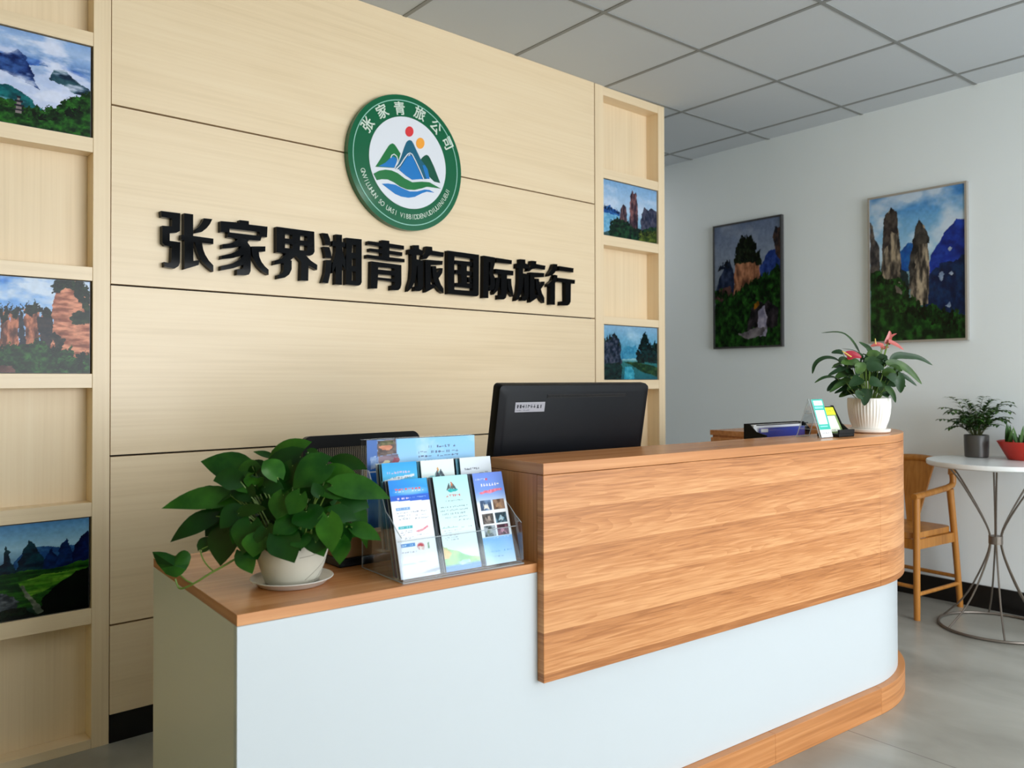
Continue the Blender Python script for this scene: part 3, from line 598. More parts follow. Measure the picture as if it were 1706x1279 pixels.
def disc(bm, cx, cz, rx, rz, y0, y1, n=96, hole=None):
    P = [(cx + rx * math.cos(2 * PI * i / n), cz + rz * math.sin(2 * PI * i / n)) for i in range(n)]
    polys = [P]
    if hole: polys.append([(cx + hole * math.cos(2 * PI * i / n), cz + hole * math.sin(2 * PI * i / n)) for i in range(n)])
    prism(bm, polys, lambda p: (p[0], y0, p[1]), lambda p: (p[0], y1, p[1]))
dx, dz = ix - ex, iz - ez
bm = bmesh.new(); disc(bm, 0, 0, er, er, EY, -.0005); obj('base_disc', bm, M_egreen, em, bevel=.0015)
bm = bmesh.new(); disc(bm, 0, 0, er * .925, er * .925, EY - .0012, EY, hole=er * .912); obj('ring_line', bm, M_eline, em)
bm = bmesh.new(); disc(bm, dx, dz, ir, ir, EY - .002, EY); obj('white_face', bm, M_ewhite, em)
def eshape(name, pts, mat, lay):
    y0 = EY - .002 - .0009 * lay
    q = [(a - ex, b - ez) for a, b in (E2(x, y) for x, y in pts)]
    bm = bmesh.new(); prism(bm, [q], lambda p: (p[0], y0, p[1]), lambda p: (p[0], EY - .002, p[1])); obj(name, bm, mat, em)
eshape('mountain', [(318,678),(350,630),(390,565),(425,510),(440,494),(458,486),(474,494),(490,515),(525,570),(510,625),(490,665),(470,688)], M_eleaf, 1)
eshape('mountain', [(690,618),(705,600),(722,586),(740,580),(755,590),(770,615),(800,680),(850,812),(800,800),(720,720)], M_egreen2, 1)
eshape('mountain', [(478,692),(505,655),(530,595),(555,520),(572,478),(585,464),(600,460),(615,466),(630,490),(650,535),(690,620),(725,665),(755,777),(700,780),(600,570),(510,700)], M_eteal, 2)
eshape('mountain_slope', [(512,703),(545,650),(575,600),(600,585),(620,592),(650,660),(705,778),(620,785),(570,752)], M_eblue, 3)
eshape('mountain_slope', [(345,674),(400,645),(440,606),(465,592),(492,612),(492,645),(470,686)], M_eblue, 2)
eshape('mountain_slope', [(702,668),(722,664),(745,700),(762,778),(735,776)], M_eblue, 3)
def estroke(name, pts, w, lay):
    pts = [Vector(E2(x, y)) - Vector((ex, ez)) for x, y in pts]; L_, R_ = [], []
    for i, p in enumerate(pts):
        t = (pts[min(i + 1, len(pts) - 1)] - pts[max(i - 1, 0)]).normalized(); n = Vector((-t.y, t.x)); L_.append(p + n * w); R_.append(p - n * w)
    q = [tuple(v) for v in L_ + R_[::-1]]; y0 = EY - .002 - .0009 * lay
    bm = bmesh.new(); prism(bm, [q], lambda p: (p[0], y0, p[1]), lambda p: (p[0], EY - .002, p[1])); obj(name, bm, M_ewhite, em)
estroke('highlight_line', [(485,698),(520,665),(555,610),(582,575),(600,566),(618,578),(645,630),(680,705),(712,780)], .0022, 4)
estroke('highlight_line', [(442,606),(452,584),(470,576),(490,592),(500,620),(490,655),(475,692)], .002, 4)
eshape('green_wave', [(303,735),(350,710),(400,702),(450,708),(500,730),(560,775),(620,805),(700,800),(760,805),(855,858),(790,848),(740,842),(700,855),(640,868),(580,865),(520,840),(470,805),(420,782),(370,780),(330,788)], M_eleaf, 2)
eshape('blue_wave', [(372,818),(420,815),(480,825),(540,855),(600,880),(660,880),(720,865),(760,868),(800,890),(740,882),(700,895),(640,925),(590,932),(530,922),(480,900),(440,870)], M_eblue, 2)
def eball(name, cx, cy, rx, ry, mat): eshape(name, [(cx + rx * math.cos(2 * PI * i / 28), cy + ry * math.sin(2 * PI * i / 28)) for i in range(28)], mat, 2)
eball('red_sun', 597, 390, 33, 42, M_ered); eball('orange_sun', 686, 486, 34, 45, M_eorange)
def glyph(ch, size, ang, x, z, y0, mat, name, parent, thick=.0012, sx=1.0, bold=0.0):
    cu = bpy.data.curves.new(name, 'FONT'); cu.body = ch; cu.size = size; cu.align_x = 'CENTER'; cu.align_y = 'CENTER'; cu.extrude = thick / 2; cu.offset = bold; cu.resolution_u = 3
    o = bpy.data.objects.new(name, cu); COL.objects.link(o)
    me = bpy.data.meshes.new_from_object(o.evaluated_get(bpy.context.evaluated_depsgraph_get())); bpy.data.objects.remove(o)
    me.transform(Matrix.Translation((x, y0, z)) @ Matrix.Rotation(PI / 2, 4, 'X') @ Matrix.Rotation(ang, 4, 'Z') @ Matrix.Diagonal((sx, 1, 1, 1)))
    me.name = name; me.materials.clear(); return link(name, me, mat, parent)
M_eink = plain('emblem_lettering', C(214, 226, 214), 0.3)
for ch, px, py in (('张', 262, 338), ('家', 380, 232), ('青', 520, 207), ('旅', 683, 250), ('公', 812, 354), ('司', 908, 487)):
    x, z = E2(px, py); a = math.atan2(z - ez, x - ex) - PI / 2
    glyph(ch, er * .205, a, x - ex, z - ez, EY - .0008, M_eink, 'ring_character', em, bold=.0009)
txt = [c for c in 'GNVILUHUN SO UASI VIBBIDDEN/UDIUUIN/UEU1']
a0, a1 = math.radians(197), math.radians(338); n = len(txt)
for i, ch in enumerate(txt):
    if ch == ' ': continue
    a = a0 + (a1 - a0) * i / (n - 1); r = er * .80
    glyph(ch, er * .105, a + PI / 2, r * math.cos(a), r * math.sin(a), EY - .0008, M_eink, 'ring_letter', em, sx=.8)

# ================================================================== RECEPTION COUNTER (own frame)
XCP, XJ, XLC, RC, YFR, YBK = .1052, 1.6362, -.6239, .65, -.05, .618
ZT, ZTB, ZL, ZLB, ZPB, ZK = .9847, .9567, .7396, .7175, .4528, .0925
ctr = thing('reception_counter', 'reception counter with oak upper front, white lower front and rounded right end', 'reception counter', MC.copy())
def path(off, x0, x1=None, arc=True, back=True, n=28):
    """plan line of the counter front at inset OFF: list of (x, y, s)"""
    pts = [(x0, YFR + off, 0.0)]
    if x1 is not None: return pts + [(x1, YFR + off, x1 - x0)]
    pts.append((XJ, YFR + off, XJ - x0))
    for i in range(1, n + 1):
        t = PI / 2 * i / n; pts.append((XJ + (RC - off) * math.sin(t), YFR + RC - (RC - off) * math.cos(t), XJ - x0 + RC * t))
    if back and YBK > YFR + RC + 1e-4: pts.append((XJ + RC - off, YBK, pts[-1][2] + YBK - YFR - RC))
    return pts
def strip(name, pa, pb, z0, z1, mat, bevel=.0012, s0=0.0):
    bm = bmesh.new(); uv = bm.loops.layers.uv.new('UVMap'); co = {}
    def V(p, z):
        v = bm.verts.new((p[0], p[1], z)); co[v] = (p[2] + s0, z); return v
    A = [(V(p, z0), V(p, z1)) for p in pa]; B = [(V(p, z0), V(p, z1)) for p in pb]
    for i in range(len(pa) - 1):
        for f in ((A[i][0], A[i+1][0], A[i+1][1], A[i][1]), (B[i+1][0], B[i][0], B[i][1], B[i+1][1]), (A[i][1], A[i+1][1], B[i+1][1], B[i][1]), (B[i][0], B[i+1][0], A[i+1][0], A[i][0])): bm.faces.new(f)
    for i in (0, -1): bm.faces.new((A[i][0], A[i][1], B[i][1], B[i][0]))
    for f in bm.faces:
        for l in f.loops: l[uv].uv = co[l.vert]
    o = obj(name, bm, mat, ctr, smooth=True, bevel=bevel); return o
def slab(name, poly, z0, z1, mtop, mside):
    bm = bmesh.new(); uv = bm.loops.layers.uv.new('UVMap')
    prism(bm, [poly], lambda p: (p[0], p[1], z1), lambda p: (p[0], p[1], z0))
    bmesh.ops.recalc_face_normals(bm, faces=bm.faces); bm.normal_update(); per = {}; s = 0; n = len(poly)
    for i, p in enumerate(poly):
        per[(round(p[0], 4), round(p[1], 4))] = s; q = poly[(i + 1) % n]; s += math.hypot(q[0] - p[0], q[1] - p[1])
    for f in bm.faces:
        if abs(f.normal.z) > .9: f.material_index = 0
        else:
            f.material_index = 1; ss = [per[(round(l.vert.co.x, 4), round(l.vert.co.y, 4))] for l in f.loops]
            wrap = max(ss) - min(ss) > s * .5 and len(poly) > 8
            for l, q in zip(f.loops, ss): l[uv].uv = (q + (s if wrap and q < s * .5 else 0), l.vert.co.z)
    return obj(name, bm, [mtop, mside], ctr, bevel=.001)
p_wo, p_wi, p_in = path(0, XCP), path(.0252, XCP), path(.0436, XCP)
strip('oak_front_panel', path(0, XCP, XJ - .0006), path(.0252, XCP, XJ - .0006), ZPB, ZTB - .0012, M_oakFront)
arc = lambda off: [p for p in path(off, XCP) if p[0] >= XJ - 1e-6]
strip('oak_curved_panel', arc(0), arc(.0252), ZPB, ZTB - .0012, M_oakFront)
strip('white_front_panel', path(.0254, XLC), path(.0434, XLC), ZK + .0004, ZLB - .0004, M_white)
xk = 1.02
strip('kick_plate', path(0, XLC, xk - .0006), path(.07, XLC, xk - .0006), 0, ZK, M_oakX)
strip('kick_plate', path(0, xk, XJ - .0006), path(.07, xk, XJ - .0006), 0, ZK, M_oakX, s0=1.7)
strip('kick_plate', arc(0), arc(.07), 0, ZK, M_oakX, s0=3.0)
DL = .2225
outer = [(p[0], p[1]) for p in path(-.0, XCP)]; inner = [(p[0], p[1]) for p in path(DL, XCP)][::-1]
slab('upper_top', outer + inner, ZTB, ZT, M_oakTop, M_oakX)
wt = [(p[0], p[1]) for p in path(.0254, XLC)]
slab('worktop', wt + [(XLC, YBK)], ZLB, ZL, M_oakTop, M_oakX)
obj('oak_side_panel', boxbm(XCP, XCP + .018, YFR + .0256, YFR + DL, ZL + .0002, ZTB - .0012), M_oakZ, ctr)
strip('inner_riser', [(p[0] + (.019 if i == 0 else 0), p[1], p[2]) for i, p in enumerate(path(DL - .02, XCP))], [(p[0] + (.019 if i == 0 else 0), p[1], p[2]) for i, p in enumerate(path(DL - .002, XCP))], ZL + .0002, ZTB - .0002, M_oakX)
obj('white_end_panel', boxbm(XLC, XLC + .018, YFR + .0438, YBK, 0, ZLB - .0003), M_grey_end, ctr, bevel=.0008)
obj('inner_leg_panel', boxbm(XCP + .1, XCP + .118, YFR + .08, YBK - .06, 0, ZLB - .0003), M_white, ctr)
obj('inner_leg_panel', boxbm(XJ + .3, XJ + .318, YFR + .25, YBK - .06, 0, ZLB - .0003), M_white, ctr)

# low oak cabinet behind the right end of the counter
cb = thing('low_cabinet', 'low oak cabinet standing behind the file rack, beyond the counter', 'cabinet', CT(2.06, .66))
obj('body', boxbm(0, .30, 0, .40, 0, .915), M_oakZ, cb, bevel=.001); obj('top', boxbm(-.008, .308, -.004, .41, .9155, .94), M_oakTop, cb, bevel=.001)
obj('door', boxbm(-.018, -.0005, .003, .397, .08, .905), M_oakZ, cb, bevel=.001)

# ================================================================== LEAFLET HOLDER AND LEAFLETS
hd = thing('leaflet_holder', 'clear acrylic two-tier leaflet holder at the front edge of the low worktop', 'leaflet holder', CT(0, 0, ZL))
HX0, HX1 = -.259, .074
side = [(-.012, .0022), (.189, .0022), (.189, .235), (.155, .235), (.128, .19), (.09, .185), (.07, .15), (.045, .135), (.02, .115), (-.004, .10)]
for x in (HX0, HX1 - .003):
    bm = bmesh.new(); prism(bm, [side], lambda p: (x, p[0], p[1]), lambda p: (x + .003, p[0], p[1])); s_ = obj('side_wall', bm, M_acrylic, hd)
    bm = bmesh.new(); tube(bm, [(x + .0015, a, b) for a, b in side] , .0012, 5); obj('edge_highlight', bm, M_acredge, s_)  # thin pale tube draws the light line along the side outline
obj('base', boxbm(HX0 + .003, HX1 - .003, -.012, .189, .0010, .0036), M_acrylic, hd)
bm = bmesh.new(); tube(bm, [(HX0, -.012, .002), (HX1, -.012, .002)], .0014, 5); obj('front_edge_highlight', bm, M_acredge, hd)
def lean(bm, x0, x1, y, z0, z1, a, th=.0025):
    prism(bm, [[(y, z0), (y + th, z0), (y + th + math.tan(a) * (z1 - z0), z1), (y + math.tan(a) * (z1 - z0), z1)]], lambda p: (x0, p[0], p[1]), lambda p: (x1, p[0], p[1]))
LA, LB2, LC = math.radians(16.5), math.radians(10), math.radians(2)
bm = bmesh.new(); lean(bm, HX0 + .003, HX1 - .003, -.0105, .004, .088, LA); obj('front_lip', bm, M_acrylic, hd)
bm = bmesh.new(); tube(bm, [(HX0 + .003, -.0105 + .088 * math.tan(LA), .089), (HX1 - .003, -.0105 + .088 * math.tan(LA), .089)], .001, 5); obj('edge_highlight', bm, M_acredge, hd)
bm = bmesh.new(); lean(bm, HX0 + .003, HX1 - .003, .058, .0045, .135, LA); obj('middle_wall', bm, M_acrylic, hd)
obj('middle_floor', boxbm(HX0 + .003, HX1 - .003, .080, .135, .052, .0545), M_acrylic, hd)
bm = bmesh.new(); lean(bm, HX0 + .003, HX1 - .003, .138, .056, .20, LB2); obj('rear_divider', bm, M_acrylic, hd)
bm = bmesh.new(); lean(bm, HX0 + .003, HX1 - .012, .186, .004, .3065, LC); obj('back_wall', bm, M_acrylic, hd)
for x in (-.1475, -.0340):
    bm = bmesh.new(); prism(bm, [[(-.006, .0045), (.050, .0045), (.082, .115), (.045, .115), (.020, .09)]], lambda p: (x, p[0], p[1]), lambda p: (x + .002, p[0], p[1])); obj('pocket_divider', bm, M_acrylic, hd)
def leaflet(P, x, y, z, w, h, ang, label, group, back=None):
    M = MC @ Matrix.Translation((x, y, z)) @ Matrix.Rotation(-ang, 4, 'X')
    if P is None:
        o = obj('leaflet', boxbm(0, w, 0, .0014, 0, h), back); o.matrix_world = M; return tag(o, label, 'leaflet', group)
    t = thing('leaflet', label, 'leaflet', M, group)
    obj('paper', boxbm(0, w, .0004, .0016, 0, h), M_paper, t); printed('print', P, T(0, 0, 0), w, h, t, M_printm); return t
M_bkb = plain('leaflet_blue_back', C(34, 62, 110), 0.5); M_bkd = plain('leaflet_dark_back', C(40, 48, 58), 0.5); M_bkt = plain('leaflet_teal_back', C(70, 130, 150), 0.5); M_bkw = plain('leaflet_pale_back', C(196, 208, 212), 0.5)
GF, GM = 'front leaflets in the lower row', 'front leaflets in the upper row'
grey = (128, 132, 148)
# lower left
P = Paint(84, 170, (236, 240, 247), 21); P.blend((P.V < .215 + .02 * P.U).astype(float), (44, 134, 220)); P.blend(np.clip((.2 - P.V) / .2, 0, 1) * (P.U * .7), (70, 190, 240)); P.blend(((P.V > .16) & (P.V < .215 + .02 * P.U)).astype(float), (52, 100, 205))
P.blend(np.clip(1 - ((P.U - .55) / .5) ** 2 - ((P.V - .125) / .045) ** 2, 0, 1) * .6, (190, 225, 250))
P.scribble(.14, .085, .92, .118, (224, 90, 78), 9, 1, fill=.9); P.scribble(.14, .118, .9, .128, (240, 244, 250), 9, 2); P.scribble(.16, .182, .5, .21, (220, 205, 240), 3, 3, fill=.8); P.scribble(.5, .185, .92, .2, (130, 170, 235), 12, 4)
for v, c in ((.285, (128, 166, 214)), (.475, (78, 178, 186)), (.655, (72, 136, 202))): P.rect(.1, v, .46, v + .032, c); P.scribble(.14, v + .008, .42, v + .026, (200, 225, 240), 5, int(v * 100))
for v, a, b in ((.335, .12, .9), (.365, .14, .45), (.385, .14, .45), (.40, .14, .42), (.375, .52, .88), (.405, .56, .92), (.52, .16, .46), (.54, .14, .5), (.56, .14, .46), (.585, .14, .46), (.60, .14, .4), (.575, .55, .85)): P.scribble(a, v, b, v + .012, grey, 14, int(v * 999), fill=.55)
P.fill([(.52, .545), (.7, .52), (.86, .5), (.86, .52), (.6, .56)], (222, 160, 170), (214, 120, 140), .02); P.blend(np.clip(1.4 - ((P.U - .6) / .09) ** 2 - ((P.V - .695) / .032) ** 2, 0, 1), (188, 58, 66)); P.fill([(.52, .70), (.7, .7), (.68, .735), (.54, .735)], (240, 230, 220), (200, 150, 150), .02); P.fill([(.78, .67), (.82, .67), (.83, .73), (.77, .73)], (120, 150, 120), (190, 210, 190), .02)
P.scribble(.1, .735, .5, .755, (110, 100, 120), 6, 9, fill=.5); P.blend(np.clip((P.V - .76) / .2, 0, 1) * .45 * P.fbm(5, 14, 3, 4), (170, 190, 225)); P.rect(.1, .855, .4, .862, (150, 180, 215)); P.rect(.5, .85, .7, .856, (170, 175, 230))
P.fill([(.5, .965), (.75, .94), (1, .93), (1, .96), (.7, .975)], (170, 180, 190), (200, 200, 214), .02)
leaflet(P, -.252, .0075, ZL + .0055, .101, .2225, LA, 'lower left leaflet, white with a blue head and a red flower', GF)
# lower middle
P = Paint(84, 170, (205, 236, 240), 22); P.grad([(0, (176, 226, 232)), (.3, (198, 236, 238)), (.6, (222, 240, 244)), (.8, (226, 240, 238)), (1, (226, 240, 240))])
P.fill([(.33, .155), (.4, .1), (.43, .075), (.46, .13), (.5, .07), (.56, .09), (.62, .14), (.66, .155), (.6, .165), (.55, .14), (.5, .15), (.42, .14)], (70, 80, 84), (110, 110, 100), .01); P.fill([(.48, .07), (.51, .065), (.53, .1), (.5, .12)], (200, 90, 70), (214, 130, 90), .01); P.fill([(.34, .155), (.45, .14), (.6, .15), (.68, .15), (.6, .175), (.42, .18)], (40, 150, 160), (60, 190, 190), .01)
P.scribble(.3, .2, .72, .235, (206, 66, 66), 5, 5, fill=.85); P.scribble(.26, .262, .76, .282, (110, 120, 130), 12, 6, fill=.8)
for i, (a, b) in enumerate(((.1, .88), (.08, .88), (.08, .88), (.1, .88), (.55, .9))): P.scribble(a, .325 + .037 * i, b, .345 + .037 * i, (96, 110, 124), 18, 30 + i, fill=.6)
P.scribble(.1, .535, .4, .548, (110, 150, 140), 8, 40); P.rect(.06, .55, .5, .553, (150, 190, 190))
for i in range(5): P.scribble(.1, .575 + .024 * i, .5 + .1 * (i == 0), .588 + .024 * i, (140, 150, 160), 12, 50 + i)
P.scribble(.6, .555, .9, .565, (130, 160, 150), 9, 44); P.rect(.05, .70, .95, .703, (150, 160, 170))
P.fill([(0, .73), (.15, .77), (.35, .79), (.6, .85), (1, .89), (1, .96), (0, .96)], (128, 196, 140), (190, 220, 160), .02, tex=(6, 8)); P.fill([(0, .74), (.12, .78), (.22, .82), (.1, .87), (0, .86)], (226, 170, 120), (220, 200, 140), .04); P.blend(np.clip((P.V - .925) / .03, 0, 1) * .9, (96, 150, 232)); P.fill([(.35, .92), (.5, .9), (.7, .9), (.7, .93), (.4, .95)], (200, 230, 235), (160, 214, 190), .04)
leaflet(P, -.134, .0075, ZL + .0055, .097, .2225, LA, 'lower middle leaflet, pale cyan with a small mountain mark and red title', GF)
# lower right
P = Paint(84, 170, (120, 160, 232), 23); P.grad([(0, (112, 142, 226)), (.2, (120, 156, 232)), (.3, (176, 200, 240)), (.34, (236, 240, 246)), (.7, (232, 238, 244)), (.715, (120, 178, 238)), (.85, (150, 200, 242)), (1, (206, 228, 244))])
P.scribble(.06, .06, .4, .085, (205, 215, 240), 8, 5); P.rect(.4, .062, .47, .085, (196, 90, 120)); P.scribble(.22, .12, .86, .155, (244, 238, 240), 7, 6, fill=.9); P.fill([(.12, .215), (.3, .2), (.55, .19), (.92, .185), (.9, .21), (.6, .225), (.2, .235)], (232, 150, 180), (226, 110, 130), .02)
cols = (((110, 140, 180), (60, 80, 110), (225, 222, 214)), ((150, 120, 100), (92, 66, 50), (180, 140, 100)), ((120, 110, 106), (66, 62, 60), (176, 160, 150)), ((120, 160, 180), (40, 60, 70), (222, 228, 226)), ((170, 180, 190), (50, 62, 62), (120, 130, 110)), ((130, 80, 100), (60, 34, 46), (210, 150, 170)))
for k in range(6):
    u0, v0 = (.1, .54)[k % 2], (.305, .45, .585)[k // 2]; a, b, c = cols[k]
    m = [(u0, v0), (u0 + .38, v0 - .0), (u0 + .38, v0 + .115), (u0, v0 + .115)]; P.fill(m, b, a, 0, tex=(9, 16), seed=k, pw=1.3); P.fill([(u0 + .08, v0 + .09), (u0 + .12, v0 + .05), (u0 + .25, v0 + .04), (u0 + .3, v0 + .09)], c, a, .06, seed=k + 3)
P.scribble(.2, .715, .9, .73, (210, 225, 240), 12, 8); P.scribble(.15, .855, .92, .875, (84, 150, 214), 14, 9, fill=.7); P.scribble(.25, .915, .7, .928, (120, 150, 190), 10, 10)
leaflet(P, -.022, .0075, ZL + .0055, .088, .2225, LA, 'lower right leaflet, violet blue with six small photos', GF)
# upper row
P = Paint(70, 120, (60, 160, 225), 24); P.V = P.V / .62; P.grad([(0, (52, 160, 224)), (.35, (90, 190, 232)), (.5, (210, 232, 242)), (1, (235, 240, 246))]); P.scribble(.1, .17, .8, .22, (206, 190, 220), 9, 1, fill=.8); P.fill([(.0, .33), (.4, .27), (.9, .24), (.9, .28), (.4, .33), (.1, .37)], (226, 236, 244), (236, 242, 248), .02); P.scribble(.3, .28, .8, .31, (90, 110, 130), 9, 3)
leaflet(P, -.241, .0880, ZL + .0560, .093, .2005, LB2, 'upper left leaflet, bright blue head peeping over the lower row', GM)
P = Paint(70, 120, (228, 240, 238), 25); P.V = P.V / .55; P.fill([(0, .5), (0, .4), (.2, .36), (.38, .33), (.4, .28), (.45, .3), (.5, .22), (.58, .3), (.66, .38), (1, .42), (1, .5)], (120, 200, 206), (176, 224, 220), .03); P.fill([(.4, .4), (.42, .3), (.47, .22), (.52, .3), (.58, .2), (.66, .32), (.72, .42), (.6, .42), (.56, .34), (.5, .42)], (50, 66, 80), (110, 120, 124), .02); P.fill([(.46, .2), (.5, .16), (.53, .22), (.5, .28)], (200, 140, 90), (214, 170, 110), .02)
leaflet(P, -.137, .0880, ZL + .0560, .094, .2005, LB2, 'upper middle leaflet, pale with a small mountain drawing', GM)
P = Paint(70, 120, (222, 230, 238), 26); P.V = P.V / .62; P.scribble(.12, .2, .62, .27, (112, 118, 130), 8, 1, fill=.85); P.fill([(.2, .36), (.9, .3), (.9, .31), (.2, .37)], (130, 140, 150), (150, 160, 170), .005)
leaflet(P, -.025, .0880, ZL + .0560, .093, .2005, LB2, 'upper right leaflet, plain white with one grey line of text', GM)
# wide poster card
P = Paint(210, 140, (150, 205, 240), 27); P.grad([(0, (140, 200, 240)), (.5, (176, 214, 244)), (1, (206, 226, 246))]); P.clouds(5, 4, (214, 232, 248), .5, .3, 2); P.rect(0, 0, .09, 1, (40, 110, 200)); P.V = P.V / .56; P.blend(((P.U < .26) & (P.V < .6)).astype(float) * .5, (120, 120, 160))
P.fill([(.09, .02), (.25, .0), (.26, .3), (.09, .34)], (70, 62, 66), (120, 104, 96), .01, tex=(14, 14)); P.fill([(.105, .14), (.13, .12), (.2, .12), (.225, .16), (.2, .22), (.13, .22)], (214, 150, 120), (196, 128, 100), .02); P.fill([(.1, .12), (.13, .03), (.22, .03), (.24, .1), (.18, .13)], (60, 70, 46), (120, 110, 80), .04, seed=4)
P.fill([(.1, .34), (.27, .31), (.28, .56), (.1, .6)], (96, 90, 110), (150, 130, 140), .01, tex=(12, 12), seed=6); P.fill([(.12, .5), (.15, .42), (.19, .44), (.2, .55), (.13, .56)], (190, 180, 130), (220, 210, 180), .03); P.fill([(.2, .5), (.24, .38), (.28, .4), (.28, .5), (.24, .54)], (140, 70, 90), (170, 100, 110), .03)
P.fill([(.03, .35), (.08, .33), (.09, .56), (.03, .6)], (180, 196, 224), (120, 150, 196), .02, tex=(20, 12)); P.rect(.02, .63, .09, .66, (224, 232, 240))
for i, v in enumerate((.17, .28, .37, .48)): P.scribble(.44 + (.1 if i == 0 else 0), v, .84, v + (.07, .07, .06, .06)[i], (92, 104, 140) if i < 3 else (120, 134, 170), (11, 12, 11, 13)[i], 60 + i, fill=.62)
P.fill([(.93, .58), (1, .5), (1, .7), (.9, .66)], (236, 242, 248), (226, 238, 248), .02)
leaflet(P, -.249, .1755, ZL + .095, .309, .2095, LC, 'wide pale blue poster card standing at the back of the leaflet holder', 'front leaflets at the back')
rs = random.Random(4)
for (x, w, nm) in ((-.2535, .101, 'lower left'), (-.1425, .1, 'lower middle'), (-.030, .092, 'lower right')):
    for k in range(5):
        leaflet(None, x + rs.uniform(.0, .0022), .0075 + .0075 + .0072 * k, ZL + .0056, w, .2225 - .001 * k - rs.uniform(.001, .004), LA * (1 - .02 * k), 'leaflet stacked behind the front one in the %s pocket' % nm, 'leaflets behind the %s one' % nm, (M_bkd, M_bkw, M_bkb, M_bkd, M_bkt)[k])
for (x, w, nm) in ((-.243, .093, 'upper left'), (-.142, .096, 'upper middle'), (-.032, .096, 'upper right')):
    for k in range(3):
        leaflet(None, x + rs.uniform(-.002, .001), .0880 + .008 + .0085 * k, ZL + .0561, w, .1995 - rs.uniform(.001, .003), LB2, 'leaflet stacked behind the front one in the %s pocket' % nm, 'leaflets behind the %s one' % nm, (M_bkt, M_bkd, M_bkw)[k])

# small brown box on the worktop behind the plant
bx = thing('small_box', 'small brown box with a black foot behind the leafy pot plant', 'box', CT(-.225, .262, ZL, .03))
obj('body', boxbm(-.075, .075, -.035, .045, .0205, .075), M_brownbox, bx, bevel=.002); obj('foot', boxbm(-.078, .078, -.04, .05, .0003, .0202), M_blackmat, bx, bevel=.003)

# ================================================================== MONITOR
mo = thing('computer_monitor', 'black computer monitor seen from behind on the desk', 'monitor', CT(.466, .30, ZL))
MT = T(0, 0, .088) @ Matrix.Rotation(math.radians(10.5), 4, 'X')
bm = bmesh.new()
# back shell: slightly smaller, crowned rear face
M_monb = plain('monitor_black', C(10,12,17), .4); M_monb.node_tree.nodes['Principled BSDF'].inputs['Specular IOR Level'].default_value = .16
hw, hh = .2925, .355
def rrect(w0, w1, z0, z1, r, n=5):
    P = []
    for cx, cz, a in ((w1 - r, z1 - r, 0), (w0 + r, z1 - r, 90), (w0 + r, z0 + r, 180), (w1 - r, z0 + r, 270)):
        for i in range(n + 1): t = math.radians(a + 90 * i / n); P.append((cx + r * math.cos(t), cz + r * math.sin(t)))
    return P
ra, rb, rc = rrect(-hw, hw, 0, hh, .012), rrect(-hw + .003, hw - .003, .003, hh - .003, .012), rrect(-hw + .02, hw - .02, .02, hh - .02, .02)
V1 = [bm.verts.new((p[0], .020, p[1])) for p in ra]; V2 = [bm.verts.new((p[0], .002, p[1])) for p in ra]; V3 = [bm.verts.new((p[0], -.008, p[1])) for p in rb]; V4 = [bm.verts.new((p[0], -.014, p[1])) for p in rc]
n = len(ra)
for A_, B_ in ((V1, V2), (V2, V3), (V3, V4)):
    for i in range(n): j = (i + 1) % n; bm.faces.new((A_[i], A_[j], B_[j], B_[i]))
bm.faces.new(V4); bm.faces.new(V1)
obj('rear_shell', bm, M_monb, mo, MT, smooth=True)
obj('screen', boxbm(-hw + .008, hw - .008, .0202, .0215, .014, hh - .008), plain('dark_screen', C(10, 10, 12), 0.1), mo, MT)
bm = bmesh.new(); box(bm, -.124, .186, -.0152, -.0139, hh - .0385, hh - .0285)
sl = obj('vent_slot', bm, plain('vent_black', C(4, 4, 5), 0.7), mo, MT)
bm = bmesh.new()
for i in range(60): x = -.122 + .306 * i / 59; box(bm, x, x + .0018, -.0158, -.0152, hh - .0365, hh - .0305)
obj('vent_rib', bm, M_blackmat, sl)
P = Paint(90, 32, (160, 160, 168), 31)
P.rect(0, 0, 1, .05, (190, 190, 198)); P.scribble(.05, .2, .7, .68, (52, 52, 58), 7, 3, fill=.95); P.scribble(.72, .2, .93, .74, (44, 44, 50), 2, 5, fill=1); P.scribble(.03, .74, .5, .88, (70, 70, 78), 12, 6)
printed('sticker', P, MT @ T(-.236, -.0149, hh - .078), .106, .028, mo)
obj('stand_neck', boxbm(-.035, .035, .0215, .045, .012, .19), M_blackmat, mo, bevel=.006); obj('stand_foot', boxbm(-.12, .12, -.06, .12, .0003, .0118), M_blackmat, mo, bevel=.004)

# ================================================================== OFFICE CHAIR
oc = thing('office_chair', 'black mesh-backed office chair between the counter and the sign wall', 'office chair', T(1.39, -.60, 0, .02))
BT = T(0, .15, 0) @ Matrix.Rotation(math.radians(-4), 4, 'X')
outer_, inner_ = rrect(-.238, .238, .55, 1.0, .03, 6), rrect(-.195, .195, .59, .955, .02, 6)
arc_ = lambda p: (p[0], p[1] + (.012 * (1 - (p[0] / .24) ** 2) if p[1] > .9 else 0))
bm = bmesh.new(); prism(bm, [[arc_(p) for p in outer_], [arc_(p) for p in inner_]], lambda p: (p[0], -.013, p[1]), lambda p: (p[0], .013, p[1])); obj('back_frame', bm, M_blackmat, oc, BT, bevel=.004)
bm = bmesh.new(); prism(bm, [[arc_(p) for p in rrect(-.197, .197, .588, .957, .02, 6)]], lambda p: (p[0], -.001, p[1]), lambda p: (p[0], .001, p[1])); obj('mesh_back', bm, M_mesh, oc, BT)
obj('seat', boxbm(-.235, .235, -.27, .16, .41, .475), M_blackmat, oc, bevel=.025, segs=4)
obj('back_support', boxbm(-.04, .04, .13, .19, .40, .62), M_blackmat, oc, bevel=.006)
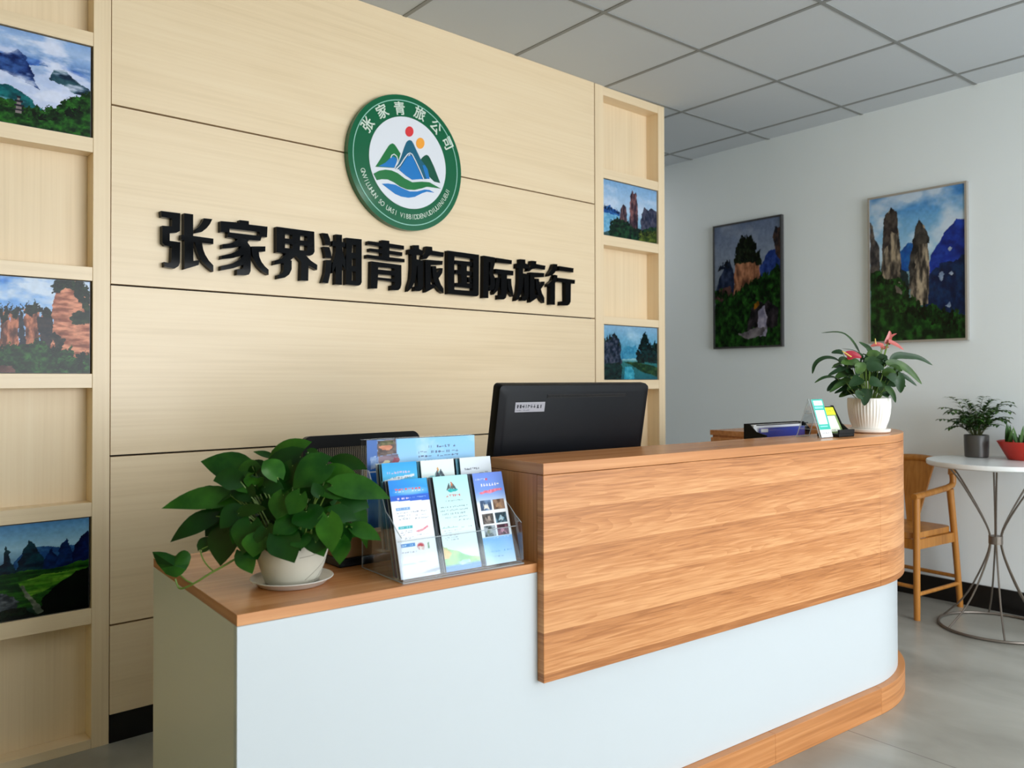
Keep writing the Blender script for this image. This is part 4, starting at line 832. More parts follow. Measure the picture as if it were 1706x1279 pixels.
for s in (-1, 1):
    bm = bmesh.new(); tube(bm, [(s * .22, .05, .43), (s * .265, .05, .46), (s * .265, .04, .62), (s * .265, -.08, .635)], .012, 8); obj('armrest', bm, M_blackmat, oc)
bm = bmesh.new(); tube(bm, [(0, -.04, .08), (0, -.04, .41)], .027, 12); obj('gas_column', bm, M_blackmat, oc)
for k in range(5):
    a = 2 * PI * k / 5 + .3; e = (.26 * math.cos(a), -.04 + .26 * math.sin(a))
    bm = bmesh.new(); tube(bm, [(0, -.04, .105), (e[0], e[1], .075)], .021, 8, .014); lg = obj('base_leg', bm, M_blackmat, oc)
    bm = bmesh.new(); tube(bm, [(e[0] - .02, e[1], .0275), (e[0] + .02, e[1], .0275)], .027, 14); obj('caster', bm, M_blackmat, lg)

# ================================================================== FILE RACK AND ITS PAPERS
fr_ = thing('file_rack', 'black desk file rack with clear front behind the counter top', 'file rack', CT(1.375, .285, ZL) @ Matrix.Diagonal((1, 1, 1.04, 1)))
obj('base', boxbm(0, .33, 0, .055, .0003, .006), M_blackmat, fr_)
bm = bmesh.new(); prism(bm, [[(-.045, .0065), (.055, .0065), (.055, .272), (.03, .272), (.0, .245), (-.045, .235)]], lambda p: (0, p[0], p[1]), lambda p: (.005, p[0], p[1])); obj('end_panel', bm, M_blackmat, fr_)
obj('rear_panel', boxbm(.0055, .33, .050, .055, .0065, .272), M_blackmat, fr_)
bm = bmesh.new(); prism(bm, [[(-.01, .0065), (.0495, .0065), (.0495, .272), (.02, .272), (-.01, .245)]], lambda p: (.325, p[0], p[1]), lambda p: (.33, p[0], p[1])); obj('end_panel', bm, M_blackmat, fr_)
obj('front_panel', boxbm(.0055, .3245, -.003, 0, .0065, .26), M_acrylic, fr_)
bm = bmesh.new(); tube(bm, [(.004, .0, .268), (.326, .0, .268)], .0018, 6); obj('top_rail', bm, M_blackmat, fr_)
bf = thing('blue_folder', 'blue folder inside the file rack', 'folder', CT(1.385, .291, ZL + .0068)); obj('cover', boxbm(.025, .305, 0, .008, 0, .260), M_blue, bf, bevel=.001); obj('label_strip', boxbm(.028, .07, -.0008, -.0001, .244, .257), M_led, bf)
tag(obj('paper_sheaf', boxbm(0, .30, 0, .02, 0, .272), M_paper, None, CT(1.386, .303, ZL + .0068), bevel=.001), 'white sheaf of papers behind the blue folder in the rack', 'papers')

# ================================================================== CARD STANDS ON THE COUNTER TOP
cs = thing('card_stand', 'clear A-shaped card stand with a teal card, beside the flower pot', 'card stand', CT(1.383, .025, ZT))
CW, CH = .076, .132; ang = math.atan2(.042, CH)
bm = bmesh.new(); prism(bm, [[(0, .0004), (.004, .0004), (.046, CH), (.090, .0004), (.094, .0004), (.048, CH + .003), (.042, CH + .003)]], lambda p: (0, p[0], p[1]), lambda p: (CW, p[0], p[1])); obj('clear_stand', bm, M_acrylic, cs)
bm = bmesh.new()
for x in (0.001, CW - .001): tube(bm, [(x, .0, .001), (x, .044, CH + .002), (x, .094, .001)], .0018, 5)
tube(bm, [(.001, .094, .002), (CW - .001, .094, .002)], .0015, 5); tube(bm, [(0, .0, .002), (CW, .0, .002)], .0015, 5); tube(bm, [(.001, .014, .03), (.001, .08, .03)], .001, 5); tube(bm, [(.001, .03, .085), (.001, .06, .085)], .001, 5); obj('edge_highlight', bm, M_acredge, cs)  # pale tubes put the edge highlights of the clear stand into colour
P = Paint(60, 100, (62, 182, 164), 41); P.rect(.12, .04, .9, .17, (222, 244, 240)); P.scribble(.3, .09, .72, .12, (140, 180, 176), 6, 1); P.rect(.12, .2, .86, .25, (150, 222, 224)); P.rect(.1, .29, .88, .66, (232, 240, 240)); P.rect(.14, .70, .8, .73, (150, 226, 216)); P.rect(0, .80, 1, 1, (236, 240, 242)); P.scribble(.2, .87, .8, .93, (96, 104, 110), 5, 3, fill=.6)
P.rect(0, 0, .06, .8, (96, 200, 186))
ca = thing('info_card', 'teal and white card in the clear stand', 'card', cs.matrix_world @ Matrix.Translation((.004, -.0045, .003)) @ Matrix.Rotation(-ang, 4, 'X'))
obj('card', boxbm(0, CW - .008, .0003, .0012, 0, CH * 1.035), M_paper, ca); printed('print', P, T(0, 0, 0), CW - .008, CH * 1.035, ca, M_printm)
c2_ = thing('card_stand', 'black-based card stand with a yellow-green card, next to the flower pot', 'card stand', CT(1.474, .035, ZT))
obj('black_base', boxbm(-.002, .094, -.028, .06, .0003, .012), M_blackmat, c2_, bevel=.002)
bm = bmesh.new(); prism(bm, [[(.012, .0122), (.022, .0122), (.062, .105), (.056, .105)]], lambda p: (0, p[0], p[1]), lambda p: (.088, p[0], p[1])); obj('black_back', bm, M_blackmat, c2_)
obj('front_lip', boxbm(-.002, .094, -.028, -.022, .0122, .026), M_blackmat, c2_)
bm = bmesh.new(); prism(bm, [[(-.0215, .0122), (.0215, .0122), (.064, .108), (.054, .108), (.02, .045)]], lambda p: (.0885, p[0], p[1]), lambda p: (.0935, p[0], p[1])); obj('side_fin', bm, M_blackmat, c2_)
P = Paint(60, 80, (150, 168, 96), 43); P.rect(0, 0, 1, .3, (222, 226, 58)); P.scribble(.04, .07, .3, .14, (110, 120, 30), 3, 1, fill=.9); P.scribble(.42, .1, .95, .18, (120, 124, 30), 6, 2); P.rect(0, .3, 1, 1, (124, 146, 92)); P.rect(.16, .34, .86, .94, (226, 232, 214)); P.scribble(.24, .86, .8, .91, (60, 64, 60), 8, 7)
a2 = math.atan2(.044, .0925)
c3_ = thing('info_card', 'yellow-green card in the black-based stand', 'card', c2_.matrix_world @ Matrix.Translation((.001, .0098, .0126)) @ Matrix.Rotation(-a2, 4, 'X'))
obj('card', boxbm(0, .086, .0003, .0012, 0, .099), M_paper, c3_); printed('print', P, T(0, 0, 0), .086, .099, c3_, M_printm)

# ================================================================== PLANTS
def leaf(bm, pts, width, roll=0.0, fold=.18, prof=None, lobe=0.0, curl=0.0, hint=None):
    """leaf blade along the midrib PTS; its face turns towards the room (HINT) and is rolled about the midrib"""
    pts = [Vector(p) for p in pts]; n = len(pts)
    if prof is None: prof = [(0, .28), (.08, .66), (.2, .94), (.35, 1), (.5, .93), (.65, .75), (.8, .48), (.92, .2), (1, 0)]
    hint = hint or -Fv; rows = []
    for i, p in enumerate(pts):
        s = i / (n - 1); t = (pts[min(i + 1, n - 1)] - pts[max(i - 1, 0)]).normalized()
        sd = t.cross(hint); sd = sd.normalized() if sd.length > 1e-5 else t.orthogonal().normalized()
        sd = Matrix.Rotation(roll, 3, t) @ sd; nr = sd.cross(t)
        w = np.interp(s, [q[0] for q in prof], [q[1] for q in prof]) * width / 2
        row = []
        for q in (-1, -.55, 0, .55, 1):
            back = t * (-lobe * width * abs(q) ** 1.5 * max(0, 1 - s * 4))
            row.append(bm.verts.new(p + sd * (q * w) + nr * (abs(q) * fold * w - curl * w * q * q * s) + back))
        rows.append(row)
    for a, b in zip(rows, rows[1:]):
        for k in range(4):
            try: bm.faces.new((a[k], a[k + 1], b[k + 1], b[k]))
            except ValueError: pass
def midrib(a, b, arch, n=9, up=Vector((0, 0, 1))):
    return bez(a, (Vector(a) + Vector(b)) / 2 + up * arch, b, n)

# ---- pothos in the stone-white bowl pot
PX, PY = -.446, .150
pc = cl(PX, PY, ZL); PD = (pc - CAM).dot(Fv)
bm = bmesh.new(); lathe(bm, [(.0, .0004), (.066, .0004), (.072, .002), (.0865, .016), (.0885, .017), (.0895, .0155), (.086, .013), (.0845, .0125), (.071, .0055), (.0, .005)], 64)
tag(obj('plant_saucer', bm, M_saucer, None, CT(PX, PY, ZL), smooth=True), 'white saucer under the leafy pothos pot on the low worktop', 'saucer')
po = thing('potted_pothos', 'bushy green pothos in an off-white bowl pot on the low worktop', 'potted plant', CT(PX, PY, ZL + .0058))
bm = bmesh.new(); lathe(bm, [(.0, .0002), (.054, .0002), (.058, .003), (.072, .045), (.0805, .078), (.082, .086), (.080, .088), (.0775, .086), (.0755, .074), (.0, .074)], 64)
pot = obj('pot', bm, M_pot, po, smooth=True)
bm = bmesh.new()
for a0_, z0_, a1_, z1_ in ((-1.75, .064, -.75, .072), (-1.5, .012, -.55, .058), (-1.05, .006, -.45, .04), (-1.35, .0075, -.6, .0095)):
    L_ = []
    for i in range(9):
        a = a0_ + (a1_ - a0_) * i / 8; z = z0_ + (z1_ - z0_) * i / 8; r = np.interp(z, [.003, .045, .078], [.058, .072, .0805]) + .0002; L_.append((r * math.cos(a), r * math.sin(a), z))
    tube(bm, L_, .0006, 4)
obj('hairline_mark', bm, plain('pot_mark', C(140, 136, 124), .6), pot)
bm = bmesh.new(); lathe(bm, [(0, .0742), (.074, .0745), (.05, .079), (0, .081)], 32); obj('soil', bm, M_soil, po, smooth=True)
Wi = po.matrix_world.inverted()
def P3(x, y, d): return Wi @ at_depth(240 + x / 3.877, 700 + y / 3.877, PD + d)
fol = bmesh.new(); stm = bmesh.new(); cen = Vector((0, 0, .08))
HV = (Wi.to_3x3() @ (-Fv + Vector((0, 0, .55)))).normalized()
LV = [ # base x,y, tip x,y, width px, base depth, tip depth, roll, arch
 (690,345,365,265,175,.02,.03,.1,.01), (835,255,1085,140,120,.05,.05,.15,.012), (1010,235,725,440,190,.0,-.02,.0,.01), (830,240,703,202,52,.06,.06,.5,.004),
 (1180,285,960,445,190,-.03,-.05,.0,.015), (1215,275,1445,318,95,.04,.04,.25,.016), (1150,345,1405,392,110,.0,.0,.3,.014), (1215,420,1592,508,135,-.05,-.03,.15,.018),
 (1335,440,1110,480,110,-.04,-.05,-.1,.006), (1135,485,1090,402,66,-.07,-.075,.0,.002), (900,482,855,640,130,-.085,-.10,.0,-.004), (1010,478,935,608,120,-.10,-.115,.0,-.004),
 (590,505,112,570,135,.0,-.02,.05,.02), (465,620,168,788,125,-.02,-.04,.1,.016), (620,585,490,700,135,-.05,-.07,.0,.008), (610,600,795,572,62,-.07,-.08,.3,.008),
 (525,690,494,942,168,-.01,-.03,.0,.005), (372,832,432,752,78,-.02,-.01,.2,.003), (690,665,640,865,175,-.07,-.09,.0,.01), (630,845,700,992,108,-.05,-.065,.0,.004),
 (975,650,830,735,135,-.09,-.11,.1,.006), (865,740,972,922,175,-.10,-.115,.0,.012), (1050,590,1080,706,170,-.09,-.115,.0,.006), (945,735,1012,845,110,-.085,-.10,.0,.006),
 (1085,735,1162,882,130,-.085,-.10,.0,.008), (1190,622,1215,856,138,-.10,-.115,.0,.008), (1270,765,1264,932,112,-.07,-.085,.0,.006), (1270,530,1455,565,135,-.04,-.03,.1,.012),
 (1205,600,1375,645,100,-.06,-.05,.1,.01), (1345,690,1532,776,88,-.03,-.03,.1,.008), (1310,690,1288,852,76,-.03,-.04,.0,.004), (1060,205,1140,245,60,.03,.03,.2,.004),
 (700,300,690,400,44,.0,.0,.0,.002), (1300,500,1440,720,120,-.02,-.02,.0,.01), (780,430,905,445,90,-.05,-.06,.0,.006), (680,420,690,520,90,-.03,-.04,.0,.004), (1380,600,1440,830,70,.0,.0,.3,.006),
 (730,760,705,885,140,-.09,-.105,.0,.006), (790,700,800,850,130,-.085,-.10,.1,.008), (1110,790,1100,862,120,-.095,-.105,.0,.004), (690,820,735,900,110,-.075,-.09,.0,.004), (1010,770,1020,830,110,-.10,-.11,.0,.004),
 (560,440,470,560,90,.02,.01,.0,.004), (960,290,900,470,130,-.02,-.03,.0,.004)]
for bx_, by_, tx, ty, w, d0, d1, ro, ar in LV:
    a, b = P3(bx_, by_, d0), P3(tx, ty, d1); W_ = w / 3.877 / FPX * PD * 1.22
    leaf(fol, midrib(a, b, ar), W_, ro, .16, lobe=.22, curl=.12, hint=HV)
    root = cen + Vector((max(-.05, min(.05, a.x * .35)), max(-.05, min(.05, a.y * .35)), -.004))
    tube(stm, bez(root, (root + a) / 2 + Vector((0, 0, .035)), a, 7), .0019, 5, .0013)
rs = random.Random(12)
for k in range(90):        # inner leaves that fill the crown
    x, y = rs.gauss(880, 200), rs.uniform(330, 760)
    if ((x - 880) / 460) ** 2 + ((y - 560) / 270) ** 2 > .92: continue
    d = rs.uniform(-.05, .10); an = math.atan2(y - 560, x - 880) + rs.uniform(-.8, .8); l = rs.uniform(110, 190)
    a, b = P3(x, y, d), P3(x + l * math.cos(an), y + l * .8 * math.sin(an) + 25, d + rs.uniform(-.03, .03))
    leaf(fol, midrib(a, b, .012), rs.uniform(.035, .055), rs.uniform(-.5, .5), .16, lobe=.22, hint=HV)
    root = cen + Vector((a.x * .35, a.y * .35, -.004)); tube(stm, bez(root, (root + a) / 2 + Vector((0, 0, .03)), a, 6), .0019, 5, .0013)
obj('foliage', fol, M_leaf, po, smooth=True); obj('stems', stm, M_stem, po, smooth=True)
# trailing vine with its heart-shaped leaf over the worktop edge
def Q3(x, y, d): return Wi @ at_depth(230 + x / 7.105, 900 + y / 7.105, PD + d)
bm = bmesh.new(); va = [Q3(1200,190,-.02), Q3(1000,310,-.035), Q3(860,385,-.04), Q3(700,490,-.04), Q3(560,560,-.035), Q3(490,575,-.03), Q3(465,530,-.028), Q3(440,455,-.028)]
va = [cen + Vector((-.03, -.02, .004)), (cen + va[0]) / 2 + Vector((0, 0, .025))] + va
def smooth_pts(p, it=2):
    for _ in range(it):
        q = [p[0]]
        for a, b in zip(p, p[1:]): q += [a * .75 + b * .25, a * .25 + b * .75]
        p = q + [p[-1]]
    return p
tube(bm, smooth_pts(va), .0026, 7, .002)
tube(bm, smooth_pts([Q3(650,510,-.038), Q3(580,480,-.034), Q3(530,440,-.03), Q3(500,410,-.028)]), .0018, 6)
tube(bm, smooth_pts([Q3(900,370,-.04), Q3(820,300,-.03), Q3(760,210,-.025), Q3(735,115,-.02)]), .0016, 6)
vn = obj('trailing_vine', bm, M_stem, po, smooth=True)
bm = bmesh.new(); hp = [(450,440),(395,425),(330,400),(270,330),(225,275),(190,200),(168,135),(250,132),(330,142),(390,165),(440,185),(480,145),(515,122),(550,114),(590,130),(620,165),(628,200),(605,280),(570,345),(520,400)]
c0 = bm.verts.new(Q3(430, 300, -.046)); ring = [bm.verts.new(Q3(x, y, -.028 - .010 * (1 if y > 300 else 0))) for x, y in hp]
for i in range(len(ring)): bm.faces.new((c0, ring[i], ring[(i + 1) % len(ring)]))
obj('vine_leaf', bm, M_leaf, vn, smooth=True)
bm = bmesh.new(); leaf(bm, midrib(Q3(735,110,-.02), Q3(800,-10,-.01), .004), .022, .2, hint=HV); obj('vine_leaf', bm, M_leaf, vn, smooth=True)

# ---- anthurium in the ribbed white pot at the far end of the counter
AX, AY = 1.800, .085
ac_ = cl(AX, AY, ZT); AD = (ac_ - CAM).dot(Fv)
bm = bmesh.new(); lathe(bm, [(0, .0004), (.066, .0004), (.0745, .006), (.0765, .014), (.0745, .0165), (.071, .012), (.062, .0105), (0, .0105)], 64)
tag(obj('plant_saucer', bm, M_ceramic, None, CT(AX, AY, ZT), smooth=True), 'white saucer under the ribbed flower pot at the rounded counter end', 'saucer')
an_ = thing('potted_anthurium', 'red-flowered anthurium in a ribbed white pot at the far counter end', 'potted plant', CT(AX, AY, ZT + .0108))
bm = bmesh.new(); lathe(bm, [(0, .0003), (.056, .0003), (.059, .004), (.062, .016), (.068, .034), (.074, .062), (.0768, .09), (.0765, .112), (.0775, .118), (.0765, .121), (.073, .119), (.072, .106), (0, .106)], 168, ribs=42, amp=.0010, ribz=(.018, .114))
apot = obj('pot', bm, M_ceramic, an_, smooth=True)
bm = bmesh.new(); lathe(bm, [(0, .107), (.0715, .107), (.04, .112), (0, .113)], 32); obj('soil', bm, M_soil, an_, smooth=True)
bm = bmesh.new()
for (a_, z_, b_, y_) in ((-.60, .062, -.54, .080), (-.54, .080, -.47, .074), (-.57, .070, -.48, .060), (-.52, .056, -.47, .066), (-.6, .08, -.56, .086), (-.50, .084, -.46, .08)):
    tube(bm, [((.0775) * math.cos(a_), .0775 * math.sin(a_), z_), (.0785 * math.cos((a_ + b_) / 2), .0785 * math.sin((a_ + b_) / 2), (z_ + y_) / 2 + .002), (.0775 * math.cos(b_), .0775 * math.sin(b_), y_)], .0008, 4)
obj('painted_motif', bm, plain('grey_brown_glaze', C(92, 84, 80), .4), apot)
Ai = an_.matrix_world.inverted()
def R3(x, y, d): return Ai @ at_depth(1340 + x / 6.395, 540 + y / 6.395 - 5, AD + d)
HA = (Ai.to_3x3() @ (-Fv + Vector((0, 0, .8)))).normalized()
lance = [(0, .1), (.08, .5), (.2, .88), (.35, 1), (.55, .85), (.75, .55), (.9, .22), (1, 0)]
fol = bmesh.new(); stm = bmesh.new(); ct_ = Vector((0, 0, .11)); k_ = 1 / 6.395 / FPX * AD
for pts, w, d0, d1, ro in (
 ([(590,340),(500,190),(390,110),(180,125)],52,.05,.08,.5), ([(385,432),(300,390),(200,390),(110,450),(85,562)],60,.0,-.02,.4), ([(350,605),(270,590),(190,605),(108,658)],46,-.02,-.05,.4),
 ([(440,640),(360,690),(268,758)],50,-.05,-.07,.2), ([(430,445),(370,450),(290,502)],36,-.02,-.05,.3), ([(450,490),(350,530),(250,582)],52,-.05,-.07,.2), ([(725,375),(680,290),(640,260),(580,222)],74,.02,.02,.2),
 ([(910,415),(980,360),(1100,370),(1230,385),(1368,470)],62,.0,.02,.45), ([(860,440),(1000,450),(1130,530),(1252,672)],70,-.03,-.02,.45), ([(990,560),(1080,590),(1200,690)],44,.02,.03,.3),
 ([(850,520),(960,580),(1020,640),(1026,765)],120,-.05,-.06,.3), ([(860,695),(910,730),(950,790),(972,868)],52,-.06,-.08,.3), ([(855,750),(880,780),(835,792)],64,-.05,-.06,.0), ([(412,340),(360,325),(288,338)],60,.03,.03,.1),
 ([(640,385),(540,310),(400,292)],32,.04,.05,.6), ([(690,400),(760,350),(830,400)],110,-.01,-.02,.0), ([(600,470),(500,430),(390,450)],110,-.05,-.07,.1), ([(580,440),(600,500),(560,560)],100,-.08,-.09,.0),
 ([(700,470),(720,430),(850,430)],120,-.04,-.05,.0), ([(660,500),(760,480),(850,510)],110,-.07,-.08,.0), ([(690,640),(750,650),(830,690)],110,-.09,-.1,.0), ([(600,600),(560,640),(480,690)],100,-.08,-.09,.1), ([(610,750),(580,790),(620,830)],80,-.1,-.11,.0),
 ([(520,560),(420,560),(330,600)],80,-.03,-.05,.1), ([(500,620),(420,640),(310,700)],70,-.03,-.05,.2), ([(820,590),(900,590),(1000,640)],90,.0,.0,.2), ([(800,560),(760,600),(700,640)],100,.02,.02,.0), ([(560,520),(620,560),(640,640)],100,.02,.02,.0), ([(780,640),(830,680),(800,740)],80,-.03,-.04,.0), ([(480,680),(420,720),(320,770)],50,-.02,-.03,.2), ([(930,610),(1000,660),(1085,695)],56,.03,.03,.2)):
    n = len(pts); q = smooth_pts([R3(x, y, d0 + (d1 - d0) * i / (n - 1)) for i, (x, y) in enumerate(pts)], 2)
    leaf(fol, q, w * k_ * 1.3, ro, .2, prof=lance, hint=HA)
    a = q[0]; root = ct_ + Vector((max(-.045, min(.045, a.x * .3)), max(-.045, min(.045, a.y * .3)), 0)); tube(stm, bez(root, root * .4 + a * .6 + Vector((0, 0, -.01)), a, 7), .0017, 5, .0012)
rs = random.Random(8)
for k in range(60):
    x, y = rs.gauss(660, 150), rs.uniform(420, 760)
    if ((x - 660) / 330) ** 2 + ((y - 580) / 210) ** 2 > .9: continue
    d = rs.uniform(-.07, .09); an = math.atan2(y - 690, x - 650) + rs.uniform(-.7, .7); l = rs.uniform(110, 210)
    q = [R3(x, y, d), R3(x + .5 * l * math.cos(an), y + .5 * l * math.sin(an) - 12, d - .01), R3(x + l * math.cos(an), y + l * .8 * math.sin(an) + 35, d - .02)]
    q = smooth_pts(q, 2); leaf(fol, q, rs.uniform(.028, .042), rs.uniform(-.3, .5), .2, prof=lance, hint=HA)
    root = ct_ + Vector((q[0].x * .3, q[0].y * .3, 0)); tube(stm, bez(root, root * .5 + q[0] * .5, q[0], 5), .0017, 5, .0012)
obj('foliage', fol, M_leafd, an_, smooth=True); obj('stems', stm, M_stem, an_, smooth=True)
heart = [(0, .5), (.1, .9), (.3, 1), (.55, .82), (.8, .42), (1, 0)]
for (pts, w, mat, d, sp) in (([(455,375),(520,355),(610,385)], 100, M_spathe, -.06, [(500,380),(440,340),(405,318)]), ([(840,265),(780,245),(705,270)], 62, M_spathep, .0, [(760,245),(757,205),(755,185)]),
    ([(880,240),(905,170),(910,100)], 62, M_spathep, .01, None), ([(900,215),(980,250),(1058,305)], 52, M_spathep, .0, None), ([(820,290),(860,280),(902,275)], 40, M_spathep, .01, None), ([(900,190),(940,150),(985,130)], 26, M_spathep, .02, None)):
    q = smooth_pts([R3(x, y, d) for x, y in pts], 2); bm = bmesh.new(); leaf(bm, q, w * k_ * 1.1, .1, .25, prof=heart, lobe=.15, hint=HA); fl_ = obj('red_spathe' if mat is M_spathe else 'pink_spathe', bm, mat, an_, smooth=True)
    if sp: bm = bmesh.new(); tube(bm, [R3(x, y, d - .012) for x, y in sp], .0028, 6, .0018); obj('spadix', bm, M_spadix, fl_)
    bm = bmesh.new(); tube(bm, bez(ct_ + Vector((q[0].x * .3, q[0].y * .3, 0)), q[0] * .7 + ct_ * .3, q[0], 7), .0015, 5); obj('flower_stem', bm, M_stem, an_)

# ================================================================== FAR RIGHT: ROUND TABLE, CHAIR, PLANT, BOWL
TX, TY, TZ = 4.165, -1.505, .797
tb = thing('round_table', 'round white-topped table with a flared wire base by the right wall', 'table', T(TX, TY))
bm = bmesh.new(); lathe(bm, [(0, TZ - .026), (.288, TZ - .026), (.296, TZ - .020), (.298, TZ - .006), (.295, TZ), (0, TZ)], 96); obj('table_top', bm, M_tabletop, tb, smooth=True)
bm = bmesh.new(); R_ = .248; ringp = [(R_ * math.cos(2 * PI * i / 48), R_ * math.sin(2 * PI * i / 48), .0075) for i in range(49)]; tube(bm, ringp, .007, 8); obj('floor_ring', bm, M_metal, tb, smooth=True)
bm = bmesh.new(); lathe(bm, [(.024, .402), (.031, .402), (.031, .440), (.024, .440)], 24); obj('waist_collar', bm, M_metal, tb)
for k in range(6):
    a = 2 * PI * k / 6 + .35; b = a + .10
    bm = bmesh.new(); L_ = [(.225 * math.cos(a), .225 * math.sin(a), TZ - .0262), (.16 * math.cos(a), .16 * math.sin(a), .69), (.045 * math.cos(a), .045 * math.sin(a), .50), (.020 * math.cos(a + .05), .020 * math.sin(a + .05), .421), (.045 * math.cos(b), .045 * math.sin(b), .32), (.14 * math.cos(b), .14 * math.sin(b), .12), (R_ * math.cos(b), R_ * math.sin(b), .0125)]
    tube(bm, smooth_pts([Vector(p) for p in L_], 2), 0.0042, 6); obj('leg', bm, M_metal, tb, smooth=True)

UC, VC = .4164, .44; ra_ = -.118
wc = thing('wooden_armchair', 'honey-coloured wooden armchair with a curved top rail, between counter and wall', 'chair', T(4.0226, -1.1941, 0, ra_))
def limb(name, pts, r, r1=None, seg=10): bm = bmesh.new(); tube(bm, smooth_pts([Vector(p) for p in pts], 1), r, seg, r1); return obj(name, bm, M_chairwood, wc, smooth=True)
for v in (0, VC):
    limb('leg', [(.0, v, .0), (.0, v, .3), (.002, v, .60)], .015, .018)
    s = 1 if v == 0 else -1
    limb('leg', [(UC, v, .0), (UC - .05, v, .36), (UC - .085, v + s * .005, .62)], .015, .018)
    limb('armrest', [(-.02, v, .608), (.15, v, .618), (UC - .07, v + s * .004, .632), (UC - .055, v + s * .003, .66), (UC - .06, v + s * .006, .70)], .016)
    limb('stretcher', [(.0, v, .125), (UC - .018, v, .125)], .010)
limb('stretcher', [(.0, 0, .16), (.0, VC, .16)], .010); limb('stretcher', [(UC - .022, 0, .16), (UC - .022, VC, .16)], .010)
limb('top_rail', [(UC - .075, .0, .695), (UC - .06, .006, .735), (UC - .03, .05, .75), (UC - .01, .13, .757), (UC - .0, VC / 2, .762), (UC - .01, VC - .13, .757), (UC - .03, VC - .05, .75), (UC - .06, VC - .006, .735), (UC - .075, VC, .695)], .019)
bm = bmesh.new(); prism(bm, [[(VC / 2 - .028, .42), (VC / 2 + .028, .42), (VC / 2 + .095, .752), (VC / 2 - .095, .752)]], lambda p: (UC - .075 + (p[1] - .42) * .19, p[0], p[1]), lambda p: (UC - .060 + (p[1] - .42) * .19, p[0], p[1])); obj('back_splat', bm, M_chairwood, wc, bevel=.003)
bm = bmesh.new(); prism(bm, [rrect(-.005, UC - .045, .012, VC - .012, .05, 6)], lambda p: (p[0], p[1], .425), lambda p: (p[0], p[1], .395)); obj('seat', bm, M_chairwood, wc, bevel=.006)
for v in (0.004, VC - .004): bm = bmesh.new(); box(bm, .012, UC - .06, v - .009, v + .009, .345, .394); obj('seat_rail', bm, M_chairwood, wc, bevel=.003)
for u in (.004, UC - .055): bm = bmesh.new(); box(bm, u - .009, u + .009, .016, VC - .016, .345, .394); obj('seat_rail', bm, M_chairwood, wc, bevel=.003)

# palm-like plant in a dark square-shouldered pot on the table
tp_ = at_depth(1627, 757, 4.13); QX, QY = tp_.x, tp_.y
pl = thing('potted_palm', 'feathery green palm in a dark grey pot on the round table', 'potted plant', T(QX, QY, TZ))
bm = bmesh.new(); lathe(bm, [(0, .0003), (.048, .0003), (.054, .004), (.056, .055), (.057, .108), (.055, .112), (.051, .110), (.050, .098), (0, .098)], 40); obj('pot', bm, M_darkpot, pl, smooth=True)
bm = bmesh.new(); lathe(bm, [(0, .0985), (.0495, .0985), (.03, .103), (0, .104)], 24); obj('soil', bm, M_soil, pl)
rs = random.Random(5); fol = bmesh.new(); stm = bmesh.new(); pinn = [(0, .3), (.2, .9), (.5, 1), (.8, .55), (1, 0)]
for k in range(44):
    a = 2 * PI * k / 44 + rs.uniform(-.2, .2); r = rs.uniform(.05, .17); h = rs.uniform(.10, .22) if k % 3 else rs.uniform(.20, .27)
    dxm = math.cos(a) * r; dym = math.sin(a) * r
    if QX + dxm > 4.44: dxm = 4.44 - QX
    mid = bez((dxm * .12, dym * .12, .10), (dxm * .5, dym * .5, .10 + h * .75), (dxm, dym, .10 + h * rs.uniform(.45, .8)), 9); tube(stm, mid, .0016, 5, .0008)
    for i in range(2, 9):
        p = mid[i]; t = (mid[i] - mid[i - 1]).normalized(); sd = t.cross(Vector((0, 0, 1))); sd = sd.normalized() if sd.length > .01 else Vector((1, 0, 0))
        for s in (-1, 1):
            l = .055 * (1 - .5 * abs(i / 8 - .45)); e = p + sd * s * l * .8 + t * l * .55 - Vector((0, 0, l * .25))
            if QX + e.x > 4.46: e.x = 4.46 - QX
            leaf(fol, [p, (p + e) / 2 + Vector((0, 0, .005)), e], .019, 0, .1, prof=pinn, hint=Vector((0, 0, 1)))
obj('foliage', fol, M_leaff, pl, smooth=True); obj('stems', stm, M_stemb, pl, smooth=True)
bp_ = at_depth(1709, 766, 3.98)
bw = thing('potted_succulent', 'low green plant in a flared red bowl at the right edge of the table', 'potted plant', T(bp_.x, bp_.y, TZ))
bm = bmesh.new(); lathe(bm, [(0, .0003), (.072, .0003), (.078, .004), (.118, .078), (.124, .088), (.121, .090), (.114, .080), (.10, .072), (0, .072)], 48); obj('bowl', bm, M_red, bw, smooth=True)
bm = bmesh.new(); lathe(bm, [(0, .0725), (.10, .0725), (.05, .08), (0, .082)], 24); obj('soil', bm, M_soil, bw)
fol = bmesh.new()
for k in range(46):
    a = rs.uniform(0, 2 * PI); r = rs.uniform(.02, .09); h = rs.uniform(.03, .06) + (.05 if math.cos(a) * Rv.x + math.sin(a) * Rv.y < -.6 and r > .05 else 0)
    b0 = Vector((r * math.cos(a), r * math.sin(a), .075)); e = b0 + Vector((rs.uniform(-.025, .025), rs.uniform(-.025, .025), h)); leaf(fol, midrib(b0, e, .004, 5), rs.uniform(.012, .022), 0, .2, prof=pinn)
obj('foliage', fol, M_leaff, bw, smooth=True)

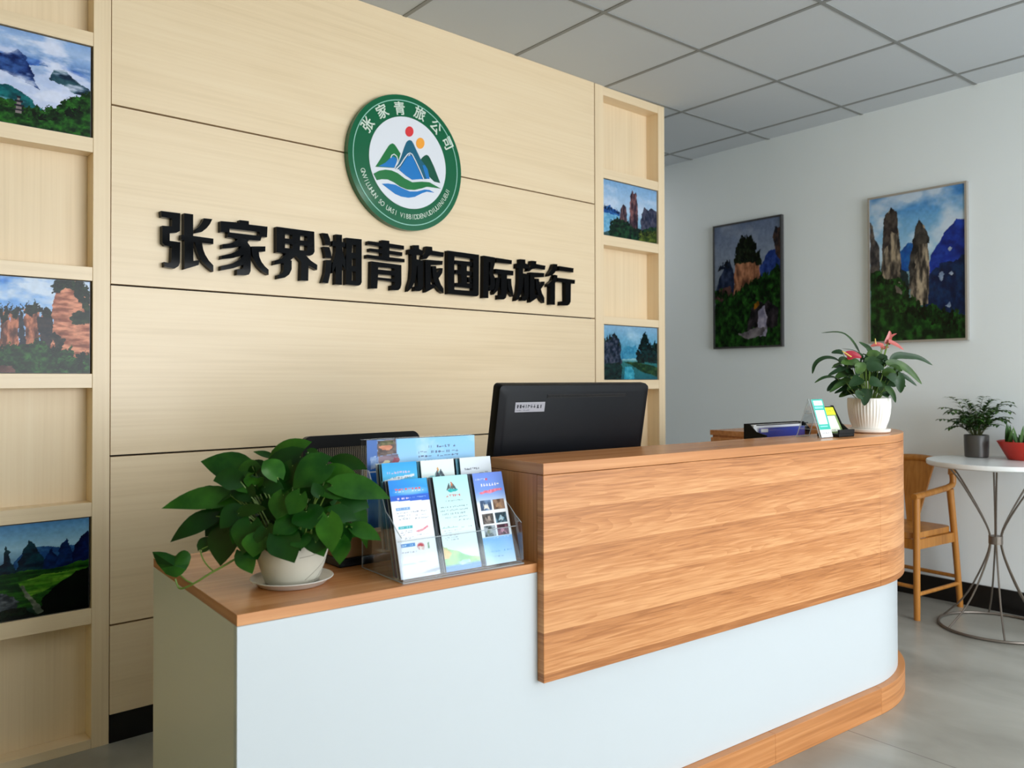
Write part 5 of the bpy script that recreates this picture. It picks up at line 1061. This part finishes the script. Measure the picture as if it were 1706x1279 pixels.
# ================================================================== LIGHT
def area(name, M, sx, sy, power, col, spread=180):
    l = bpy.data.lights.new(name, 'AREA'); l.shape = 'RECTANGLE'; l.size = sx; l.size_y = sy; l.energy = power; l.color = col; l.spread = math.radians(spread)
    o = bpy.data.objects.new(name, l); COL.objects.link(o); o.matrix_world = M; return o
# daylight coming in through the shop window behind the camera
area('window_daylight', MR @ Matrix.Translation(((WX0 + WX1) / 2, YF + .02, (WZ0 + WZ1) / 2)) @ Matrix.Rotation(PI / 2, 4, 'X'), WX1 - WX0, WZ1 - WZ0, 205, (.94, .975, 1.0))
# unseen ceiling panels over the visitor side; last one is added fill behind partition
for x, y, e in ((1.6, -2.05, 6), (3.2, -3.3, 10), (4.0, 1.6, 7)):
    area('ceiling_and_fill_light', T(x, y, HC - .006), .58, .58, e, (1, .98, .95))
w = bpy.data.worlds.new('daylight'); SC.world = w; w.use_nodes = True
w.node_tree.nodes['Background'].inputs['Color'].default_value = (.78, .88, 1, 1); w.node_tree.nodes['Background'].inputs['Strength'].default_value = 1.0

# ================================================================== CAMERA
cd = bpy.data.cameras.new('camera'); co_ = bpy.data.objects.new('camera', cd); COL.objects.link(co_)
co_.matrix_world = Matrix(((Rv.x, Uv.x, -Fv.x, CAM.x), (Rv.y, Uv.y, -Fv.y, CAM.y), (Rv.z, Uv.z, -Fv.z, CAM.z), (0, 0, 0, 1)))
cd.sensor_fit = 'HORIZONTAL'; cd.sensor_width = 36.0; cd.lens = FPX * 36.0 / 1706.0
cd.shift_x = (853 - CX) / 1706.0; cd.shift_y = (CY - 639.5) / 1706.0
cd.clip_start = .02; cd.dof.use_dof = True; cd.dof.focus_distance = 2.55; cd.dof.aperture_fstop = cd.lens / 1000 / .007
SC.camera = co_
vs = SC.view_settings; vs.view_transform = 'Standard'; vs.look = 'None'; vs.gamma = 1; vs.exposure = 0.12; vs.use_curve_mapping = False
SC.cycles.use_denoising = True; SC.cycles.max_bounces = 10; SC.cycles.diffuse_bounces = 5; SC.cycles.transparent_max_bounces = 24; SC.cycles.sample_clamp_indirect = 6
